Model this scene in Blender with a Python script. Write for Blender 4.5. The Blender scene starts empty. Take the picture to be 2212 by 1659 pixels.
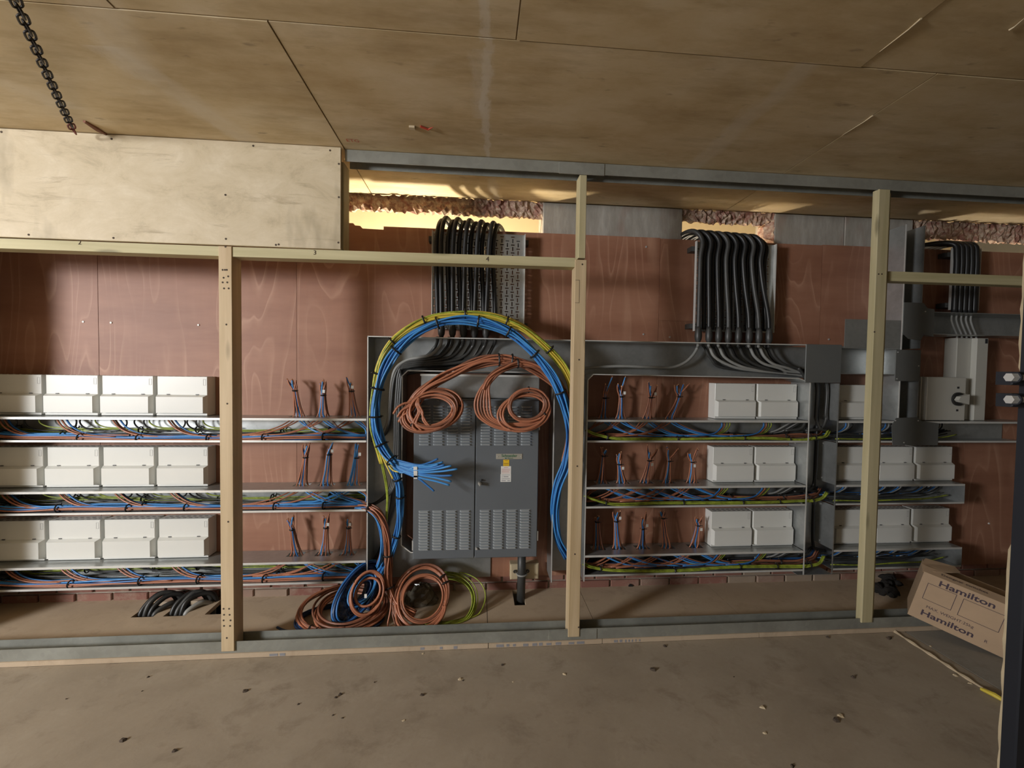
import bpy, math, random
from mathutils import Vector, Matrix
R = random.Random(7)
SC = bpy.context.scene
COL = SC.collection
S = 1.185            # layout units -> metres (a plywood sheet comes out 1.22 m wide)

# ------------------------------------------------------------------ camera
FPX = 900.0
YAW, PITCH, ROLL, EYE = math.radians(4.67), math.radians(1.76), math.radians(0.82), 1.287
_f = Vector((math.sin(YAW)*math.cos(PITCH), math.cos(YAW)*math.cos(PITCH), -math.sin(PITCH)))
_r = Vector((math.cos(YAW), -math.sin(YAW), 0))
_u = _r.cross(_f)
CR = _r*math.cos(ROLL) + _u*math.sin(ROLL)
CU_ = -_r*math.sin(ROLL) + _u*math.cos(ROLL)
cam = bpy.data.cameras.new('camera'); cam.sensor_width = 36; cam.lens = FPX/2212*36
cam.clip_start = 0.02
co = bpy.data.objects.new('camera', cam); COL.objects.link(co)
m3 = Matrix((CR, CU_, -_f)).transposed()
co.matrix_world = Matrix.Translation((0, 0, EYE*S)) @ m3.to_4x4()
SC.camera = co

def ray(px, py):
    return CR*(px-1106) + CU_*(829.5-py) + _f*FPX
def P(px, py, Y):
    d = ray(px, py); k = Y/d.y
    return Vector((d.x*k, Y, d.z*k+EYE))
def PZ(px, py, Z):
    d = ray(px, py); k = (Z-EYE)/d.z
    return Vector((d.x*k, d.y*k, Z))

# ------------------------------------------------------------------ light and exposure
SC.view_settings.view_transform = 'Standard'
SC.view_settings.look = 'None'
SC.view_settings.exposure = 0.0
SC.view_settings.gamma = 1.0
SC.view_settings.use_curve_mapping = False
w = bpy.data.worlds.new('world'); SC.world = w; w.use_nodes = True
w.node_tree.nodes['Background'].inputs[0].default_value = (0.55, 0.62, 0.75, 1)
w.node_tree.nodes['Background'].inputs[1].default_value = 0.06

def area(name, loc, target, sx, sy, energy, color):
    l = bpy.data.lights.new(name, 'AREA'); l.shape = 'RECTANGLE'; l.size = sx*S; l.size_y = sy*S
    l.energy = energy; l.color = color
    o = bpy.data.objects.new(name, l); COL.objects.link(o)
    o.location = Vector(loc)*S
    o.rotation_euler = (Vector(target)-Vector(loc)).to_track_quat('-Z', 'Z').to_euler()
    return o
# daylight through the window in the side wall, far left behind the camera
area('window_daylight', (-4.62, -1.22, 1.66), (0.2, 1.5, 1.15), 0.70, 0.85, 335, (0.975, 0.985, 1.0))
# weak fill light added in the rear wall opening, behind the camera
area('rear_fill_light', (-0.6, -3.92, 1.1), (0.0, 2.0, 1.2), 0.9, 1.9, 4, (0.96, 0.98, 1.0))
# site lamps in the space beyond the wall openings
def point(name, loc, energy, color, rad=0.06):
    l = bpy.data.lights.new(name, 'POINT'); l.energy = energy; l.color = color; l.shadow_soft_size = rad*S
    o = bpy.data.objects.new(name, l); COL.objects.link(o); o.location = Vector(loc)*S
point('site_lamp', (-0.45, 2.95, 1.5), 190, (1.0, 0.88, 0.66))
point('site_lamp', (1.45, 2.95, 1.45), 40, (1.0, 0.88, 0.7))
point('site_lamp', (3.1, 2.95, 1.45), 30, (1.0, 0.9, 0.75))

# ------------------------------------------------------------------ materials
def nt(name):
    m = bpy.data.materials.new(name); m.use_nodes = True
    t = m.node_tree; b = t.nodes['Principled BSDF']
    return m, t, b
def N(t, typ, **kw):
    n = t.nodes.new(typ)
    for k, v in kw.items():
        if k == 'op': n.operation = v
        elif k == 'i':
            for a, bb in v.items(): n.inputs[a].default_value = bb
        else: setattr(n, k, v)
    return n
def ramp(t, fac, stops):
    r = N(t, 'ShaderNodeValToRGB'); e = r.color_ramp.elements
    while len(e) < len(stops): e.new(0.5)
    for k, (p, c) in enumerate(stops):
        e[k].position = p; e[k].color = c if len(c) == 4 else (*c, 1)
    t.links.new(fac, r.inputs[0]); return r.outputs[0]
def mixc(t, fac, a, b, blend='MIX'):
    n = N(t, 'ShaderNodeMix', data_type='RGBA', blend_type=blend)
    for sock, v in ((n.inputs[0], fac), (n.inputs[6], a), (n.inputs[7], b)):
        if isinstance(v, (int, float)): sock.default_value = v
        elif isinstance(v, tuple): sock.default_value = (*v, 1) if len(v) == 3 else v
        else: t.links.new(v, sock)
    return n.outputs[2]
def coords(t, scale=(1, 1, 1), rand=0.0):
    g = N(t, 'ShaderNodeNewGeometry')
    mp = N(t, 'ShaderNodeMapping'); mp.inputs['Scale'].default_value = scale
    t.links.new(g.outputs['Position'], mp.inputs[0])
    if rand:
        oi = N(t, 'ShaderNodeObjectInfo'); ml = N(t, 'ShaderNodeMath', op='MULTIPLY'); ml.inputs[1].default_value = rand
        t.links.new(oi.outputs['Random'], ml.inputs[0])
        cb = N(t, 'ShaderNodeCombineXYZ')
        for k in range(3): t.links.new(ml.outputs[0], cb.inputs[k])
        t.links.new(cb.outputs[0], mp.inputs['Location'])
    return mp.outputs[0]
def noise(t, vec, scale, detail=4, rough=0.55, dist=0.0):
    n = N(t, 'ShaderNodeTexNoise'); t.links.new(vec, n.inputs['Vector'])
    n.inputs['Scale'].default_value = scale; n.inputs['Detail'].default_value = detail
    n.inputs['Roughness'].default_value = rough; n.inputs['Distortion'].default_value = dist
    return n.outputs['Fac']
def bump(t, b, h, strength=0.2, dist=0.005):
    n = N(t, 'ShaderNodeBump'); n.inputs['Strength'].default_value = strength; n.inputs['Distance'].default_value = dist
    t.links.new(h, n.inputs['Height']); t.links.new(n.outputs[0], b.inputs['Normal'])
def plain(name, col, rough=0.5, metal=0.0, var=0.06, scale=6.0, bmp=0.0, spec=None):
    m, t, b = nt(name)
    v = coords(t)
    f = noise(t, v, scale)
    lo = tuple(max(0, c*(1-var)) for c in col); hi = tuple(min(1, c*(1+var)) for c in col)
    t.links.new(ramp(t, f, [(0.3, lo), (0.7, hi)]), b.inputs['Base Color'])
    b.inputs['Roughness'].default_value = rough; b.inputs['Metallic'].default_value = metal
    if spec is not None: b.inputs['Specular IOR Level'].default_value = spec
    if bmp: bump(t, b, noise(t, v, scale*8), bmp, 0.003)
    return m
MAT = {}
def math1(t, op, a, b=None, c=None):
    n = N(t, 'ShaderNodeMath', op=op)
    for k, v in enumerate((a, b, c)):
        if v is None: continue
        if isinstance(v, (int, float)): n.inputs[k].default_value = v
        else: t.links.new(v, n.inputs[k])
    return n.outputs[0]

def wall_ply():
    m, t, b = nt('red_plywood')
    # growth rings: contour lines of a stretched noise field
    fld = noise(t, coords(t, (2.1, 1, 0.36), 9.0), 1.15, 2.5, 0.42, 0.25)
    fr = math1(t, 'FRACT', math1(t, 'MULTIPLY', fld, 21.0))
    lines = ramp(t, fr, [(0.0, (0.9, 0.9, 0.9)), (0.10, (0.35, 0.35, 0.35)), (0.30, (0, 0, 0)), (0.93, (0, 0, 0)), (1.0, (0.9, 0.9, 0.9))])
    bl = noise(t, coords(t, (0.5, 1, 2.6), 5.0), 1.6, 5, 0.6)
    base = ramp(t, bl, [(0.3, (0.25, 0.108, 0.063)), (0.5, (0.325, 0.152, 0.093)), (0.72, (0.40, 0.202, 0.128))])
    fine = noise(t, coords(t, (14, 1, 1.1), 3.0), 3.0, 3)
    base = mixc(t, math1(t, 'MULTIPLY', fine, 0.16), base, (0.15, 0.06, 0.035))
    brk = ramp(t, noise(t, coords(t, (1, 1, 1), 6.0), 2.0, 2), [(0.30, (0, 0, 0)), (0.62, (1, 1, 1))])
    c = mixc(t, math1(t, 'MULTIPLY', math1(t, 'MULTIPLY', lines, brk), 0.48), base, (0.58, 0.35, 0.235))
    t.links.new(c, b.inputs['Base Color']); b.inputs['Roughness'].default_value = 0.55
    bump(t, b, fine, 0.08, 0.002)
    return m
def ceil_ply():
    m, t, b = nt('ceiling_plywood')
    v = coords(t, (0.8, 1.6, 1), 2.0)
    n1 = noise(t, v, 2.2, 7, 0.66)
    base = ramp(t, n1, [(0.30, (0.44, 0.315, 0.155)), (0.5, (0.56, 0.435, 0.255)), (0.70, (0.64, 0.53, 0.36))])
    n2 = noise(t, coords(t, (1.2, 5.0, 1), 1.0), 2.2, 5, 0.65)
    base = mixc(t, ramp(t, n2, [(0.47, (0, 0, 0)), (0.72, (0.75, 0.75, 0.75))]), base, (0.38, 0.275, 0.14))
    n3 = noise(t, coords(t, (1, 3, 1)), 7.0, 3)
    base = mixc(t, ramp(t, n3, [(0.66, (0, 0, 0)), (0.78, (0.7, 0.7, 0.7))]), base, (0.22, 0.155, 0.09))
    g = N(t, 'ShaderNodeNewGeometry'); sx = N(t, 'ShaderNodeSeparateXYZ'); t.links.new(g.outputs['Position'], sx.inputs[0])
    X, Y = sx.outputs[0], sx.outputs[1]
    nb = noise(t, coords(t, (2, 1, 1)), 5.0, 5, 0.7)
    # smears of filler and plaster rubbed along the boards (x0,y0)-(x1,y1), half width
    for (x0, y0, x1, y1, wd, st) in ((-1.15, 1.40, -0.98, 1.95, 0.075, 0.42), (-1.02, 1.18, -1.14, 1.55, 0.09, 0.35), (0.0, 1.05, 0.03, 2.0, 0.020, 0.8), (0.0, 1.3, 0.0, 1.65, 0.04, 0.4),
                                     (1.02, 1.25, 1.0, 2.1, 0.05, 0.35), (-1.75, 1.50, -1.55, 1.75, 0.07, 0.25), (0.04, 2.0, 0.09, 2.4, 0.03, 0.5)):
        x0, y0, x1, y1, wd = x0*S, y0*S, x1*S, y1*S, wd*S
        k = (x1-x0)/(y1-y0)
        line = math1(t, 'ADD', math1(t, 'MULTIPLY', math1(t, 'SUBTRACT', Y, y0), k), x0)
        d = math1(t, 'ABSOLUTE', math1(t, 'SUBTRACT', math1(t, 'ADD', X, math1(t, 'MULTIPLY', math1(t, 'SUBTRACT', nb, 0.5), 0.12)), line))
        a = math1(t, 'SUBTRACT', 1.0, math1(t, 'DIVIDE', d, wd)); a = N(t, 'ShaderNodeClamp') if False else math1(t, 'MAXIMUM', a, 0.0)
        yr = math1(t, 'MULTIPLY', math1(t, 'GREATER_THAN', Y, y0), math1(t, 'LESS_THAN', Y, y1))
        a = math1(t, 'MULTIPLY', math1(t, 'MULTIPLY', math1(t, 'MINIMUM', math1(t, 'MULTIPLY', a, 1.8), 1.0), yr), math1(t, 'MULTIPLY', math1(t, 'MINIMUM', math1(t, 'MULTIPLY', nb, 1.5), 1.0), st))
        base = mixc(t, a, base, (0.66, 0.60, 0.50))
    t.links.new(base, b.inputs['Base Color']); b.inputs['Roughness'].default_value = 0.7
    bump(t, b, n2, 0.12, 0.004)
    return m
def pale_ply():
    m, t, b = nt('pale_plywood')
    n1 = noise(t, coords(t, (0.9, 1, 1.4)), 4.0, 8, 0.72, 0.4)
    base = ramp(t, n1, [(0.28, (0.40, 0.325, 0.21)), (0.45, (0.57, 0.475, 0.32)), (0.55, (0.61, 0.515, 0.36)), (0.7, (0.69, 0.60, 0.445))])
    n2 = noise(t, coords(t, (1.0, 1, 7.0)), 2.6, 6, 0.7, 0.5)
    base = mixc(t, ramp(t, n2, [(0.58, (0, 0, 0)), (0.72, (0.7, 0.7, 0.7))]), base, (0.34, 0.265, 0.16))
    n3 = noise(t, coords(t, (3.0, 1, 1.0)), 1.5, 4, 0.6)
    base = mixc(t, ramp(t, n3, [(0.57, (0, 0, 0)), (0.72, (0.65, 0.65, 0.65))]), base, (0.30, 0.245, 0.155))
    t.links.new(base, b.inputs['Base Color']); b.inputs['Roughness'].default_value = 0.6
    bump(t, b, n1, 0.06, 0.003)
    return m
def timber(name, lo, hi, axis):
    m, t, b = nt(name)
    sc = {'z': (14, 14, 0.7), 'x': (0.7, 14, 14)}[axis]
    n1 = noise(t, coords(t, sc, 7.0), 1.6, 4, 0.55, 0.4)
    base = ramp(t, n1, [(0.3, lo), (0.7, hi)])
    kn = N(t, 'ShaderNodeTexVoronoi'); t.links.new(coords(t, {'z': (6, 6, 1.4), 'x': (1.4, 6, 6)}[axis], 4.0), kn.inputs['Vector']); kn.inputs['Scale'].default_value = 1.3
    base = mixc(t, ramp(t, kn.outputs['Distance'], [(0.05, (0.75, 0.75, 0.75)), (0.14, (0, 0, 0))]), base, tuple(c*0.45 for c in lo))
    t.links.new(base, b.inputs['Base Color']); b.inputs['Roughness'].default_value = 0.65
    bump(t, b, n1, 0.1, 0.002)
    return m
def floor_mat(name, a, bcol, c, dirt):
    m, t, b = nt(name)
    n1 = noise(t, coords(t, (1, 1, 1)), 1.3, 7, 0.62, 0.4)
    base = ramp(t, n1, [(0.28, a), (0.5, bcol), (0.74, c)])
    n2 = noise(t, coords(t, (1, 1.2, 1)), 5.5, 6, 0.7, 0.3)
    base = mixc(t, ramp(t, n2, [(0.53, (0, 0, 0)), (0.74, (0.7, 0.7, 0.7))]), base, dirt)
    n4 = noise(t, coords(t, (1, 1, 1)), 3.0, 6, 0.7, 0.8)
    base = mixc(t, ramp(t, n4, [(0.56, (0, 0, 0)), (0.75, (0.35, 0.35, 0.35))]), base, tuple(min(1, q*1.35) for q in c))
    n3 = noise(t, coords(t), 60, 2)
    base = mixc(t, math1(t, 'MULTIPLY', n3, 0.22), base, dirt)
    t.links.new(base, b.inputs['Base Color']); b.inputs['Roughness'].default_value = 0.85
    bump(t, b, n2, 0.25, 0.006)
    return m
def steel(name, col, rough, var=0.12, metal=0.75):
    m, t, b = nt(name)
    n1 = noise(t, coords(t, (1.5, 1.5, 1.5)), 4.0, 4)
    vo = N(t, 'ShaderNodeTexVoronoi'); t.links.new(coords(t), vo.inputs['Vector']); vo.inputs['Scale'].default_value = 45
    f = math1(t, 'ADD', math1(t, 'MULTIPLY', n1, 0.8), math1(t, 'MULTIPLY', vo.outputs['Color'], 0.2))
    t.links.new(ramp(t, f, [(0.3, tuple(c*(1-var) for c in col)), (0.7, tuple(min(1, c*(1+var)) for c in col))]), b.inputs['Base Color'])
    b.inputs['Metallic'].default_value = metal
    t.links.new(ramp(t, n1, [(0.3, (rough*0.85,)*3), (0.7, (rough*1.2,)*3)]), b.inputs['Roughness'])
    return m
def brick_mat():
    m, t, b = nt('old_brick')
    oi = N(t, 'ShaderNodeObjectInfo')
    c0 = ramp(t, oi.outputs['Random'], [(0.0, (0.23, 0.10, 0.075)), (0.55, (0.28, 0.135, 0.10)), (0.8, (0.30, 0.20, 0.15)), (1.0, (0.33, 0.26, 0.19))])
    n1 = noise(t, coords(t), 9, 6, 0.7)
    c = mixc(t, ramp(t, n1, [(0.5, (0, 0, 0)), (0.75, (0.8, 0.8, 0.8))]), c0, (0.38, 0.30, 0.23))
    t.links.new(c, b.inputs['Base Color']); b.inputs['Roughness'].default_value = 0.9
    bump(t, b, n1, 0.5, 0.006)
    return m
def ragged_mat():
    m, t, b = nt('broken_brick_edge')
    v = N(t, 'ShaderNodeTexVoronoi'); t.links.new(coords(t, (1, 1, 1.6)), v.inputs['Vector']); v.inputs['Scale'].default_value = 28
    n1 = noise(t, coords(t), 12, 5, 0.7)
    c = ramp(t, n1, [(0.3, (0.25, 0.10, 0.07)), (0.44, (0.44, 0.24, 0.18)), (0.52, (0.68, 0.56, 0.42)), (0.60, (0.40, 0.22, 0.16)), (0.72, (0.78, 0.70, 0.56))])
    c = mixc(t, 0.35, c, ramp(t, v.outputs['Distance'], [(0.1, (0.6, 0.5, 0.4)), (0.5, (0.18, 0.08, 0.06))]))
    t.links.new(c, b.inputs['Base Color']); b.inputs['Roughness'].default_value = 0.95
    return m
def concrete_mat():
    m, t, b = nt('streaked_concrete')
    n1 = noise(t, coords(t, (4, 1, 0.9), 3.0), 3.0, 6, 0.7)
    c = ramp(t, n1, [(0.3, (0.28, 0.26, 0.22)), (0.5, (0.35, 0.325, 0.285)), (0.68, (0.45, 0.425, 0.38))])
    n2 = noise(t, coords(t, (2, 1, 1), 2.0), 2.3, 3)
    c = mixc(t, ramp(t, n2, [(0.55, (0, 0, 0)), (0.7, (0.55, 0.55, 0.55))]), c, (0.28, 0.17, 0.13))
    t.links.new(c, b.inputs['Base Color']); b.inputs['Roughness'].default_value = 0.9
    bump(t, b, n1, 0.4, 0.006)
    return m
MAT['wallply'] = wall_ply()
MAT['ceil'] = ceil_ply()
MAT['pale'] = pale_ply()
MAT['stud'] = timber('planed_timber', (0.47, 0.345, 0.195), (0.64, 0.50, 0.32), 'z')
MAT['green_stud'] = timber('treated_timber_upright', (0.40, 0.345, 0.19), (0.54, 0.47, 0.29), 'z')
MAT['rail'] = timber('treated_timber_rail', (0.41, 0.36, 0.19), (0.56, 0.50, 0.30), 'x')
MAT['floor'] = floor_mat('dusty_floor', (0.285, 0.235, 0.175), (0.37, 0.31, 0.235), (0.43, 0.37, 0.29), (0.19, 0.148, 0.105))
MAT['deck'] = floor_mat('chipboard_deck', (0.43, 0.33, 0.225), (0.49, 0.385, 0.275), (0.54, 0.43, 0.31), (0.33, 0.245, 0.16))
MAT['slab'] = floor_mat('grey_slab', (0.24, 0.225, 0.195), (0.29, 0.27, 0.235), (0.33, 0.31, 0.27), (0.17, 0.155, 0.13))
MAT['edge'] = plain('board_edge', (0.50, 0.40, 0.27), 0.8, 0, 0.2, 12)
MAT['steel'] = steel('galvanised_steel', (0.46, 0.475, 0.47), 0.36)
MAT['track'] = steel('track_steel', (0.33, 0.335, 0.30), 0.48, 0.12, 0.5)
MAT['edge_steel'] = steel('cut_steel_edge', (0.75, 0.75, 0.72), 0.35, 0.05, 0.4)
MAT['cover'] = plain('grey_cover', (0.14, 0.145, 0.14), 0.5, 0.2, 0.05, 4)
MAT['brick'] = brick_mat(); MAT['ragged'] = ragged_mat(); MAT['concrete'] = concrete_mat()
MAT['mortar'] = plain('mortar', (0.36, 0.31, 0.25), 0.95, 0, 0.2, 14, 0.4)
MAT['backwall'] = plain('cream_plaster', (0.72, 0.62, 0.42), 0.85, 0, 0.05, 3)
MAT['unit'] = plain('white_enamel', (0.70, 0.70, 0.66), 0.38, 0, 0.02, 3)
MAT['unit_dark'] = plain('dark_slot', (0.05, 0.05, 0.05), 0.6)
MAT['unit_mark'] = plain('grey_print', (0.50, 0.50, 0.48), 0.5)
MAT['panel'] = plain('slate_grey_enamel', (0.135, 0.150, 0.165), 0.42, 0.1, 0.04, 3)
MAT['louver'] = plain('slate_grey_louver_highlight', (0.34, 0.37, 0.39), 0.30, 0.2, 0.05, 9)  # lighter than the doors: highlights on the louvers are put into the colour
MAT['black'] = plain('black_sheath', (0.016, 0.016, 0.016), 0.42, 0, 0.2, 9)
MAT['black2'] = plain('worn_black_sheath', (0.045, 0.045, 0.043), 0.45, 0, 0.25, 9)
MAT['tie'] = plain('black_nylon', (0.008, 0.008, 0.008), 0.5)
MAT['grey'] = plain('grey_sheath', (0.28, 0.28, 0.265), 0.42, 0, 0.1, 9)
MAT['dgrey'] = plain('dark_grey_sheath', (0.045, 0.045, 0.043), 0.4, 0, 0.15, 9)
MAT['blue'] = plain('blue_insulation', (0.035, 0.17, 0.47), 0.38, 0, 0.12, 9)
MAT['dblue'] = plain('navy_insulation', (0.012, 0.035, 0.10), 0.4, 0, 0.2, 9)
MAT['lblue'] = plain('light_blue_insulation', (0.06, 0.27, 0.62), 0.38, 0, 0.12, 9)
MAT['brown'] = plain('brown_insulation', (0.40, 0.155, 0.085), 0.40, 0, 0.12, 9)
MAT['dbrown'] = plain('dark_brown_insulation', (0.21, 0.085, 0.05), 0.42, 0, 0.15, 9)
MAT['yellow'] = plain('yellow_insulation', (0.60, 0.47, 0.06), 0.42, 0, 0.1, 9)
MAT['earth'] = plain('green_yellow_insulation', (0.30, 0.36, 0.045), 0.42, 0, 0.45, 30)
MAT['copper'] = plain('bare_copper', (0.75, 0.42, 0.24), 0.3, 0.8)
MAT['white'] = plain('white_label', (0.75, 0.75, 0.72), 0.5)
MAT['ylabel'] = plain('yellow_label', (0.80, 0.50, 0.02), 0.5)
MAT['brass'] = plain('silver_nameplate', (0.42, 0.40, 0.34), 0.4, 0.3)
MAT['ink'] = plain('black_ink', (0.025, 0.025, 0.03), 0.6)
MAT['greenink'] = plain('green_ink', (0.02, 0.14, 0.06), 0.6)
MAT['redink'] = plain('red_ink', (0.45, 0.06, 0.03), 0.7)
MAT['greyink'] = plain('grey_ink', (0.25, 0.25, 0.27), 0.6)
MAT['pinkink'] = plain('pink_ink', (0.65, 0.35, 0.32), 0.6)
MAT['card'] = plain('brown_cardboard', (0.43, 0.30, 0.19), 0.75, 0, 0.06, 8)
MAT['cardink'] = plain('purple_black_ink', (0.055, 0.035, 0.05), 0.7)
MAT['post'] = plain('navy_black_paint', (0.010, 0.012, 0.018), 0.5)
MAT['bolt'] = plain('zinc_bolt', (0.62, 0.62, 0.60), 0.35, 0.5)
MAT['chain'] = plain('black_iron', (0.020, 0.015, 0.012), 0.55, 0.4, 0.4, 20)
MAT['rust'] = plain('rusty_iron', (0.13, 0.03, 0.02), 0.7, 0.2, 0.4, 20)
MAT['cream'] = plain('cream_metal_box', (0.50, 0.49, 0.44), 0.45, 0, 0.03, 3)
MAT['dirt'] = plain('dark_debris', (0.07, 0.05, 0.035), 0.9)
MAT['chip'] = plain('pale_chip', (0.55, 0.45, 0.30), 0.8)
MAT['block'] = plain('pale_wood_block', (0.52, 0.42, 0.27), 0.7, 0, 0.1, 12)
MAT['bag'] = plain('smoky_plastic', (0.11, 0.095, 0.07), 0.22, 0, 0.3, 14)
MAT['pit'] = plain('dark_void', (0.012, 0.010, 0.008), 0.95)
MAT['roomwall'] = plain('painted_board', (0.13, 0.12, 0.10), 0.8)
def wrap_mat():
    m, t, b = nt('blue_plastic_wrap')
    n1 = noise(t, coords(t), 26, 4, 0.6, 1.0)
    t.links.new(ramp(t, n1, [(0.35, (0.006, 0.018, 0.05)), (0.7, (0.02, 0.06, 0.14))]), b.inputs['Base Color'])
    b.inputs['Roughness'].default_value = 0.14
    b.inputs['Coat Weight'].default_value = 0.6
    bump(t, b, n1, 0.9, 0.02)
    return m
MAT['wrap'] = wrap_mat()

# ------------------------------------------------------------------ mesh helpers
WL = {}   # world location (layout units) of every built object
class MB:
    def __init__(self): self.v = []; self.f = []
    def add(self, vs, fs):
        o = len(self.v); self.v += [Vector(p) for p in vs]; self.f += [tuple(i+o for i in q) for q in fs]; return self
    def box(self, a, b):
        (x0, y0, z0), (x1, y1, z1) = a, b
        return self.add([(x0, y0, z0), (x1, y0, z0), (x1, y1, z0), (x0, y1, z0), (x0, y0, z1), (x1, y0, z1), (x1, y1, z1), (x0, y1, z1)],
                        [(0, 3, 2, 1), (4, 5, 6, 7), (0, 1, 5, 4), (1, 2, 6, 5), (2, 3, 7, 6), (3, 0, 4, 7)])
    def bbox(self, a, b, c=0.003):
        """box with chamfered vertical and horizontal front edges"""
        (x0, y0, z0), (x1, y1, z1) = a, b
        self.add([(x0, y1, z0), (x1, y1, z0), (x1, y1, z1), (x0, y1, z1),
                  (x0, y0+c, z0), (x1, y0+c, z0), (x1, y0+c, z1), (x0, y0+c, z1),
                  (x0+c, y0, z0+c), (x1-c, y0, z0+c), (x1-c, y0, z1-c), (x0+c, y0, z1-c)],
                 [(0, 3, 2, 1), (0, 1, 5, 4), (1, 2, 6, 5), (2, 3, 7, 6), (3, 0, 4, 7), (4, 5, 9, 8), (5, 6, 10, 9), (6, 7, 11, 10), (7, 4, 8, 11), (8, 9, 10, 11)])
        return self
    def prism(self, poly, d):
        """extrude a closed 3D polygon along d"""
        n = len(poly); d = Vector(d); vs = [Vector(p) for p in poly]; vs += [p+d for p in vs]
        fs = [tuple(range(n-1, -1, -1)), tuple(range(n, 2*n))] + [(k, (k+1) % n, n+(k+1) % n, n+k) for k in range(n)]
        return self.add(vs, fs)
    def tube(self, pts, r, k=6, caps=True):
        pts = [Vector(p) for p in pts]; n = len(pts)
        rr = r if hasattr(r, '__len__') else [r]*n
        t0 = (pts[1]-pts[0]).normalized(); ref = Vector((0, 1, 0)) if abs(t0.y) < 0.8 else Vector((0, 0, 1))
        nrm = (ref - t0*ref.dot(t0)).normalized(); vs = []; fs = []
        for i in range(n):
            t = (pts[min(i+1, n-1)]-pts[max(i-1, 0)])
            t = t.normalized() if t.length > 1e-9 else t0
            nrm = nrm - t*nrm.dot(t)
            nrm = nrm.normalized() if nrm.length > 1e-6 else t.orthogonal().normalized()
            b = t.cross(nrm)
            for j in range(k):
                a = 2*math.pi*j/k; vs.append(pts[i]+(nrm*math.cos(a)+b*math.sin(a))*rr[i])
        for i in range(n-1):
            for j in range(k):
                fs.append((i*k+j, i*k+(j+1) % k, (i+1)*k+(j+1) % k, (i+1)*k+j))
        if caps: fs += [tuple(range(k-1, -1, -1)), tuple(range((n-1)*k, n*k))]
        return self.add(vs, fs)
    def ring(self, c, axis, R0, r, n=16, k=5, sy=1.0):
        axis = Vector(axis).normalized(); u = axis.orthogonal().normalized(); w_ = axis.cross(u)
        vs = []; fs = []
        for i in range(n):
            a = 2*math.pi*i/n; d = u*math.cos(a)+w_*math.sin(a)
            for j in range(k):
                b = 2*math.pi*j/k; vs.append(Vector(c)+d*(R0+r*math.cos(b))+axis*r*math.sin(b)*sy)
        for i in range(n):
            for j in range(k):
                fs.append((i*k+j, ((i+1) % n)*k+j, ((i+1) % n)*k+(j+1) % k, i*k+(j+1) % k))
        return self.add(vs, fs)
    def cyl(self, a, b, r, k=12):
        return self.tube([a, b], r, k)
    def plate(self, x0, x1, z0, z1, holes, mapf, th):
        """flat plate with rectangular holes; mapf(u,v,w) -> point, w is the thickness direction"""
        us = sorted(set([x0, x1]+[q for h in holes for q in h[:2]])); vs_ = sorted(set([z0, z1]+[q for h in holes for q in h[2:]]))
        us = [q for q in us if x0 <= q <= x1]; vs_ = [q for q in vs_ if z0 <= q <= z1]
        solid = lambda i, j: 0 <= i < len(us)-1 and 0 <= j < len(vs_)-1 and not any(h[0]-1e-9 <= us[i] and us[i+1] <= h[1]+1e-9 and h[2]-1e-9 <= vs_[j] and vs_[j+1] <= h[3]+1e-9 for h in holes)
        for i in range(len(us)-1):
            for j in range(len(vs_)-1):
                if not solid(i, j): continue
                a, b, c, d = us[i], us[i+1], vs_[j], vs_[j+1]
                self.add([mapf(a, c, 0), mapf(b, c, 0), mapf(b, d, 0), mapf(a, d, 0)], [(0, 1, 2, 3)])
                self.add([mapf(a, c, th), mapf(b, c, th), mapf(b, d, th), mapf(a, d, th)], [(3, 2, 1, 0)])
                for (di, dj, e) in ((-1, 0, ((a, c), (a, d))), (1, 0, ((b, d), (b, c))), (0, -1, ((b, c), (a, c))), (0, 1, ((a, d), (b, d)))):
                    if not solid(i+di, j+dj):
                        self.add([mapf(*e[0], 0), mapf(*e[1], 0), mapf(*e[1], th), mapf(*e[0], th)], [(0, 1, 2, 3)])
        return self
def link(o, parent):
    COL.objects.link(o)
    if parent is not None:
        o.parent = parent; o.matrix_parent_inverse = Matrix.Translation(-WL[parent.name]*S)
def build(name, mb, mat, parent=None, smooth=False, kind=None):
    vs = mb.v
    lo = Vector((min(p.x for p in vs), min(p.y for p in vs), min(p.z for p in vs))); hi = Vector((max(p.x for p in vs), max(p.y for p in vs), max(p.z for p in vs)))
    o0 = Vector(((lo.x+hi.x)/2, (lo.y+hi.y)/2, lo.z))
    me = bpy.data.meshes.new(name)
    me.from_pydata([tuple((p-o0)*S) for p in vs], [], mb.f)
    me.materials.append(MAT[mat] if isinstance(mat, str) else mat)
    if smooth:
        me.polygons.foreach_set('use_smooth', [True]*len(me.polygons))
    o = bpy.data.objects.new(name, me); o.location = o0*S
    link(o, parent); WL[o.name] = o0
    if kind: o['kind'] = kind
    return o
def inst(name, src, loc, parent):
    o = bpy.data.objects.new(name, src.data); o.location = Vector(loc)*S
    link(o, parent); WL[o.name] = Vector(loc); return o
def tag(o, label, cat, group=None):
    o['label'] = label; o['category'] = cat
    if group: o['group'] = group
    return o
def thing(name, label, cat, loc, group=None):
    o = bpy.data.objects.new(name, None); o.empty_display_size = 0.05
    o.location = Vector(loc)*S; COL.objects.link(o); WL[o.name] = Vector(loc)
    return tag(o, label, cat, group)
def struct(name, mb, mat):
    o = build(name, mb, mat); o['kind'] = 'structure'; return o
def copy_tree(o, delta, parent=None):
    c = o.copy(); COL.objects.link(c); d = Vector(delta)
    WL[c.name] = WL[o.name]+d
    if parent is None: c.location = WL[c.name]*S
    else:
        c.parent = parent
        c.matrix_parent_inverse = o.matrix_parent_inverse.copy()
    for ch in list(o.children): copy_tree(ch, delta, c)
    return c
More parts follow.
